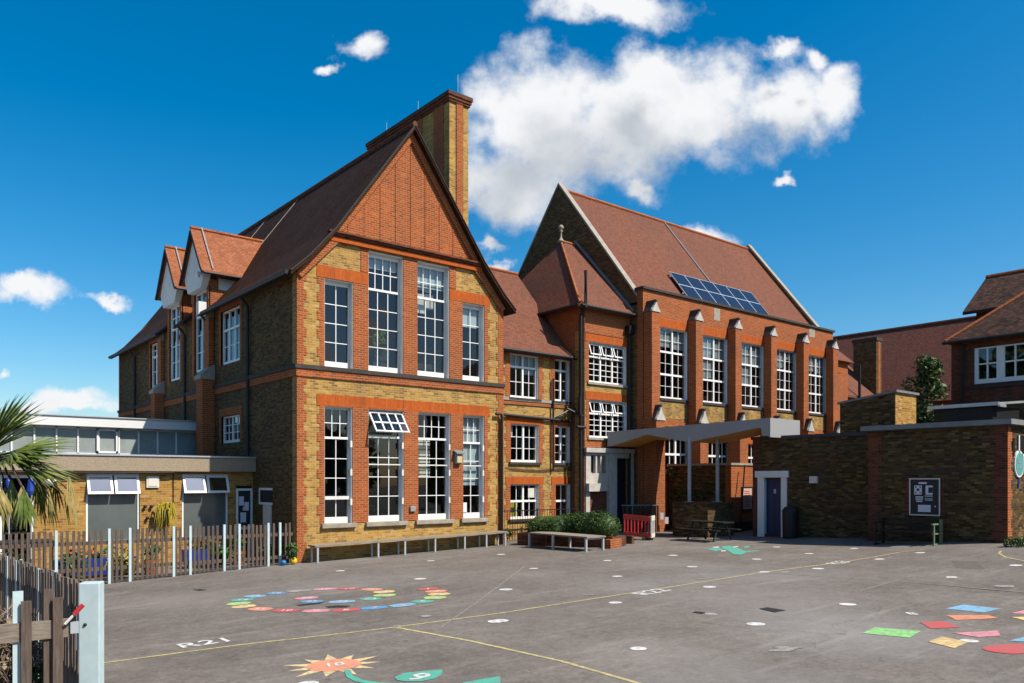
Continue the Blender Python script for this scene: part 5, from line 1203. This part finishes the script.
# number snake
t = thing('painted_snake', tuple(gpt(340,600)), 'coiled snake of coloured number tiles painted on the asphalt', 'playground marking')
seq = [(428,589,'red'),(436,591.4,'salmon'),(439,594.3,'yellow'),(435,597.8,'lime'),(422.6,601.6,'teal'),(402.7,605.2,'sky'),(374,608,'blue'),(346,610.2,'red'),(316,611,'pink'),(286.2,610.6,'red'),(260.4,609.2,'salmon'),(244,606.6,'yellow'),(238.7,603.7,'lime'),(242.3,600.1,'teal'),(255,596.4,'sky'),(276,593.3,'blue'),(299,591,'worn_white'),(325,589.2,'pink'),(348.8,588.9,'red'),(372,589.6,'salmon'),(384,592,'yellow'),(384.5,595.5,'lime'),(370.5,599,'teal'),(342,601.8,'sky'),(312,601.6,'blue'),(306.7,598.2,'pink')]
pts = [gpt(a,b) for a, b, c in seq]
for i, (a, b, c) in enumerate(seq):
    d = (pts[min(i+1,len(pts)-1)]-pts[max(i-1,0)]); d.z = 0; d.normalize(); s = Vector((-d.y,d.x,0)); o_ = pts[i]
    f1, f2 = (.27, .2) if abs(d.dot(lat)) > .75 else (.2, .25)
    q = [o_-d*f1-s*f2*.6, o_-d*f1*.3-s*f2, o_+d*f1*.3-s*f2, o_+d*f1-s*f2*.6, o_+d*f1+s*f2*.6, o_+d*f1*.3+s*f2, o_-d*f1*.3+s*f2, o_-d*f1+s*f2*.6]
    for v in q: v.z = gz(v.x,v.y)+LIFT
    up_face(MB().poly(q).build('tile', P[c], t))
    if c != 'worn_white':
        k = text_mesh('tile_number', str(i+1), .26, P['white'], t, (o_.x,o_.y,0), lat, fw, LIFT+.003); up_face(k)
# flower number line
t = thing('painted_flower', tuple(gpt(334,667)), 'orange sun shaped flower numbered 10 with a teal stem painted on the asphalt', 'playground marking')
cx, cy = 334, 665.3
c = gpt(cx, cy); r0 = (gpt(cx+26,cy)-c).length; m = MB()
rays_ = []
for k in range(11):
    a = 2*math.pi*k/11+.2; ro = r0*(1.75+.25*(k % 2)); p = [c+(lat*math.cos(a+da)+fw*math.sin(a+da))*rr for da, rr in ((-.27,r0*.95),(0,ro),(.27,r0*.95))]
    for v in p: v.z = gz(v.x,v.y)+LIFT-.003
    m.poly(p)
up_face(m.build('petals', P['cream'], t))
q = [c+(lat*math.cos(2*math.pi*k/36)+fw*math.sin(2*math.pi*k/36))*r0 for k in range(36)]
for v in q: v.z = gz(v.x,v.y)+LIFT
up_face(MB().poly(q).build('flower_centre', P['salmon'], t))
up_face(text_mesh('flower_number', '10', r0*.8, P['white'], t, (c.x,c.y,0), lat*.95+fw*.3, fw*.95-lat*.3, LIFT+.004))
def zoomp(pts, ox, oy, s): return [(ox+x/s, oy+y/s) for x, y in pts]
m = MB()
sa_ = zoomp([(272,88),(300,85),(312,112),(350,128),(420,140),(520,146),(640,160),(640,172),(500,158),(400,152),(320,136),(285,118)], 280, 650, 4.267)
n = len(sa_)
for i in range(5): gquad(m, [sa_[i],sa_[i+1],sa_[n-2-i],sa_[n-1-i]])
up_face(m.build('stem', P['teal'], t))
lf = gquad(MB(), zoomp([(488,118),(530,100),(600,92),(694,86),(688,108),(660,124),(600,136),(540,136),(500,130)], 280, 650, 4.267)).build('leaf', P['teal'], t); up_face(lf)
c2 = gpt(280+590/4.267, 650+118/4.267); up_face(text_mesh('leaf_number', '9', .5, P['white'], t, (c2.x,c2.y,0), lat*.9-fw*.4, fw*.9+lat*.4, LIFT+.004))
lf = gquad(MB(), zoomp([(780,141),(850,128),(940,114),(940,150),(900,190),(800,190)], 280, 650, 4.267)).build('leaf', P['teal'], t); up_face(lf)
c2 = gpt(280+850/4.267, 650+165/4.267); up_face(text_mesh('leaf_number', '8', .5, P['white'], t, (c2.x,c2.y,0), lat*.9-fw*.4, fw*.9+lat*.4, LIFT+.004))
# coloured shapes
def shape(pts, colr, lb): tag(up_face(gquad(MB(), zoomp(pts, 860, 590, 6.244)).build('painted_shape', P[colr])), lb, 'playground marking')
shape([(530,118),(645,93),(885,118),(770,143)], 'sky', 'light blue painted parallelogram, farthest of the coloured shapes on the asphalt')
shape([(540,160),(800,158),(865,178),(600,190)], 'orange', 'orange painted parallelogram just below the farthest blue one')
shape([(375,203),(530,197),(625,235),(440,243)], 'red', 'red painted parallelogram right of the green rectangle')
shape([(575,270),(860,255),(878,287),(740,297)], 'pink', 'pink painted trapezium above the red circle')
shape([(15,272),(90,235),(380,258),(310,300)], 'green', 'light green painted rectangle, leftmost of the coloured shapes')
shape([(425,325),(510,293),(680,328),(590,365)], 'yellow', 'yellow painted square left of the red circle')
shape([(760,368),(790,353),(850,343),(950,338),(1060,343),(1110,353),(1140,368),(1110,386),(1060,397),(950,402),(850,392),(790,380)], 'red', 'large red painted circle at the right edge of the picture')
shape([(930,320),(1024,295),(1120,300),(1100,326)], 'sky', 'blue painted shape above the red circle at the right edge')
shape([(940,147),(1024,128),(1120,140),(1040,152)], 'pink', 'pink painted shape at the right edge beside the farthest blue one')
shape([(945,171),(1100,168),(1120,186),(1024,190)], 'yellow', 'yellow painted shape at the right edge below the pink one')
# green creature splash
t = thing('painted_creature', tuple(gpt(738,551)), 'green lizard shaped marking painted near the dark entrance', 'playground marking')
up_face(gquad(MB(), zoomp([(230,120),(290,116),(350,135),(405,155),(410,170),(370,182),(320,178),(290,160),(240,135)], 690, 530, 7.314)).build('body', P['teal'], t))
m = MB(); gquad(m, zoomp([(120,138),(200,132),(250,140),(190,156)], 690, 530, 7.314), LIFT-.002); gquad(m, zoomp([(390,122),(430,118),(440,128),(400,132)], 690, 530, 7.314), LIFT-.002); gquad(m, zoomp([(400,155),(500,148),(510,153),(410,163)], 690, 530, 7.314), LIFT-.002)
up_face(m.build('limbs', P['teal'], t))
m = MB(); gquad(m, zoomp([(160,127),(210,122),(215,130),(175,133)], 690, 530, 7.314), LIFT+.003); gquad(m, zoomp([(310,124),(355,118),(350,126),(320,130)], 690, 530, 7.314), LIFT+.003); gquad(m, zoomp([(225,152),(260,150),(262,157),(230,160)], 690, 530, 7.314), LIFT+.003)
up_face(m.build('teeth_marks', P['white'], t))
# drain covers and patches
for pts, mat, nm, lb in (([(885,304),(912,299),(974,309),(938,316)], 'iron', 'drain_cover', 'square dark drain cover right of centre on the playground'), ([(657,317),(668,313),(702,316),(690,321)], 'iron', 'drain_cover', 'small dark drain slot beside a pale worn patch')):
    c = [gpt(*p) for p in zoomp(pts, 500, 520, 3.413)]
    m = MB(); n = len(c); m.add([v+Vector((0,0,.002)) for v in c]+[v+Vector((0,0,.009)) for v in c], [(0,1,2,3),(4,5,6,7),(0,4,5,1),(1,5,6,2),(2,6,7,3),(3,7,4,0)])
    o = m.build(nm, M['iron']); fix_normals(o); tag(o, lb, 'drain cover')
for pts, lb in (([(388,186),(440,180),(470,176),(455,182),(400,188)], 'dark thin drain grate inside the painted snake, the left one'), ([(470,190),(500,187),(540,188),(530,192),(480,193)], 'dark thin drain grate inside the painted snake, the right one'), ([(95,142),(115,140.5),(132,142.5),(112,145)], 'small dark drain cover near the long picket fence')):
    c = [gpt(*p) for p in zoomp(pts, 160, 540, 2.844)]; n = len(c)
    m = MB().add([v+Vector((0,0,.002)) for v in c]+[v+Vector((0,0,.010)) for v in c], [tuple(range(n)), tuple(range(2*n-1,n-1,-1))]+[(i,i+n,(i+1)%n+n,(i+1)%n) for i in range(n)])
    o = m.build('drain_cover', M['iron']); fix_normals(o); tag(o, lb, 'drain cover')
up_face(gquad(MB(), zoomp([(700,316),(730,317),(748,324),(715,325),(700,322)], 500, 520, 3.413), .003).build('pale_patch', P['worn_white'], ground))
# ================================================================== sky, sun, camera
EXPO = .38
AZ, EL = math.atan2(.425, -.905), Rd(49)
wd = bpy.data.worlds.new('World'); sc.world = wd; wd.use_nodes = True
nt = wd.node_tree; bg = nt.nodes['Background']
sky = N(nt, 'ShaderNodeTexSky', sky_type='NISHITA'); sky.sun_disc = False; sky.sun_elevation = EL; sky.sun_rotation = AZ
sky.air_density = 1.0; sky.dust_density = .9; sky.ozone_density = 3.0
STR = .088
bg.inputs[1].default_value = STR
def mth(op, a, b=None, c=None, clamp=False):
    n = N(nt, 'ShaderNodeMath', operation=op, use_clamp=clamp)
    for i, v in enumerate((a, b, c)):
        if v is None: continue
        if hasattr(v, 'links'): L(nt, v, n.inputs[i])
        else: n.inputs[i].default_value = v
    return n.outputs[0]
tc = N(nt, 'ShaderNodeTexCoord'); dirv = tc.outputs['Generated']
def dot(v):
    n = N(nt, 'ShaderNodeVectorMath', operation='DOT_PRODUCT'); L(nt, dirv, n.inputs[0]); n.inputs[1].default_value = v; return n.outputs['Value']
dF, dR = dot((FX,FY,0)), dot((RX,RY,0)); dZ = dot((0,0,1))
den = mth('MAXIMUM', dF, .05)
A0, B0 = mth('DIVIDE', dR, den), mth('DIVIDE', dZ, den)
# banks of cumulus: bearing, height, half-widths (tangents of the angles from the northern sight line)
CL = [(540,125,92,72),(512,180,74,62),(610,120,98,72),(690,112,86,58),(770,100,80,52),(835,92,36,42),(775,42,26,14),(808,50,24,14),(832,66,24,18),(650,75,60,35),
      (615,5,90,24),(372,42,32,20),(338,68,18,10),(22,292,46,17),(108,298,36,10),(74,398,44,15),(60,408,70,10),(776,183,22,8),
      (500,268,26,10),(685,238,52,16),(640,222,25,10),(4,376,16,9),(512,205,44,30),(640,185,26,14),(857,318,20,9),(683,168,9,9),(862,165,14,6),(490,250,22,10),(1250,200,150,60),(1150,360,60,16),(1500,120,200,60)]
CL = [((x-512)/FOC, (HOR-y)/FOC, a/FOC, b/FOC) for x, y, a, b in CL if (x, y) not in ((857,318), (862,165), (683,168))]
def cnoise(a, b, scale, det, rough=.6, col_=False):
    cv = N(nt, 'ShaderNodeCombineXYZ'); L(nt, a, cv.inputs[0]); L(nt, b, cv.inputs[1])
    n = N(nt, 'ShaderNodeTexNoise'); n.inputs['Scale'].default_value = scale; n.inputs['Detail'].default_value = det; n.inputs['Roughness'].default_value = rough; L(nt, cv.outputs[0], n.inputs['Vector'])
    if not col_: return n.outputs['Fac']
    s = N(nt, 'ShaderNodeSeparateColor'); L(nt, n.outputs['Color'], s.inputs[0]); return s.outputs[0], s.outputs[1]
w1 = cnoise(A0, B0, 7, 3, .6, True); w2 = cnoise(A0, B0, 24, 4, .65, True)
def warp(x, i, k1, k2): return mth('ADD', x, mth('ADD', mth('MULTIPLY', mth('SUBTRACT', w1[i], .5), k1), mth('MULTIPLY', mth('SUBTRACT', w2[i], .5), k2)))
def field(a, b, ells, sm=.42):
    best = None
    for ca, cb, ra, rb in ells:
        q = mth('ADD', mth('POWER', mth('MULTIPLY', mth('SUBTRACT', a, ca), 1/ra), 2), mth('POWER', mth('MULTIPLY', mth('SUBTRACT', b, cb), 1/rb), 2))
        v = mth('SUBTRACT', 1 if ra > .055 else .74, mth('SQRT', q)); best = v if best is None else mth('SMOOTH_MAX', best, v, sm)
    return mth('MAXIMUM', best, -2.0)
def sstep(x, lo, hi):
    n = N(nt, 'ShaderNodeMapRange', interpolation_type='SMOOTHSTEP'); L(nt, x, n.inputs[0]); n.inputs[1].default_value = lo; n.inputs[2].default_value = hi; return n.outputs[0]
AW, BW = warp(A0, 0, .09, .045), warp(B0, 1, .07, .04)
nz = cnoise(A0, B0, 14, 10, .57)
body = field(AW, BW, CL)
d1 = mth('ADD', body, mth('MULTIPLY', mth('SUBTRACT', nz, .5), 1.7))
alpha = mth('MULTIPLY', sstep(d1, -.12, .62), sstep(dF, .1, .3))
deb = mth('MAXIMUM', mth('MULTIPLY', dF, -1), .05)                            # scattered cumulus over the southern sky
back = mth('MULTIPLY', sstep(cnoise(mth('DIVIDE', dR, deb), mth('MULTIPLY', mth('DIVIDE', dZ, deb), 2.0), 3.2, 6, .6), .52, .66), mth('MULTIPLY', sstep(mth('MULTIPLY', dF, -1), .1, .3), sstep(dZ, .0, .1)))
alpha = mth('MAXIMUM', alpha, back)
puff = cnoise(mth('ADD', A0, .012), mth('ADD', B0, .03), 12, 6, .55)
under = field(mth('ADD', AW, .02), mth('ADD', BW, .06), CL[:10], .5)        # cloud standing between here and the sun
shade = mth('MULTIPLY', sstep(mth('ADD', under, mth('MULTIPLY', mth('SUBTRACT', puff, .5), 1.1)), .05, 1.0), .8)
shade = mth('MAXIMUM', shade, mth('MULTIPLY', sstep(puff, .5, .68), .10))
k = 1/STR/2**EXPO
lit = mix(nt, shade, (.93*k,.94*k,.96*k), (.42*k,.47*k,.54*k))
hs = N(nt, 'ShaderNodeHueSaturation'); hs.inputs['Saturation'].default_value = 1.5; hs.inputs['Value'].default_value = 1.28; hs.inputs['Hue'].default_value = .492; L(nt, sky.outputs[0], hs.inputs['Color'])
L(nt, mix(nt, alpha, hs.outputs[0], lit), bg.inputs[0])
sl_ = bpy.data.lights.new('sun', 'SUN'); sl_.energy = 5.0; sl_.angle = Rd(.53); sl_.color = (1,.92,.80)
so = bpy.data.objects.new('sun', sl_); col.objects.link(so); so.rotation_euler = Vector((.425*math.cos(EL),-.905*math.cos(EL),math.sin(EL))).to_track_quat('Z','Y').to_euler(); so.location = (30,-40,60)
cam = bpy.data.cameras.new('camera'); co_ = bpy.data.objects.new('camera', cam); col.objects.link(co_)
co_.location = (0,0,EYE); co_.rotation_euler = (Rd(90),0,-math.atan2(FX,FY)); cam.sensor_width = 36; cam.lens = FOC/1024*36; cam.shift_y = (HOR-341.5)/1024; cam.clip_end = 3000; cam.clip_start = .05
sc.camera = co_
sc.render.engine = 'CYCLES'; sc.cycles.max_bounces = 6; sc.cycles.diffuse_bounces = 1; sc.cycles.transparent_max_bounces = 12
vs = sc.view_settings; vs.view_transform = 'Standard'; vs.look = 'None'; vs.exposure = EXPO; vs.gamma = 1
# repeats share a group
for base, grp in (('painted_shape', 'coloured shapes painted on the asphalt'), ('garden_plant', 'plants behind the picket fence'), ('drain_cover', 'drain covers in the playground'),
                  ('folded_parasol', 'folded blue parasols by the annex door'), ('planting_trough', 'blue troughs behind the picket fence'), ('flower_pot', 'clay pots behind the picket fence'),
                  ('entrance_shrub', 'shrubs by the entrance'), ('ground_shrub', 'low shrubs at the left edge'), ('play_ball', 'play balls at the fence end'), ('painted_lettering', 'painted lettering on the playground'), ('weed_tuft', 'weeds at the store wall')):
    for o in col.objects:
        if o.parent is None and o.name.split('.')[0] == base: o['group'] = grp
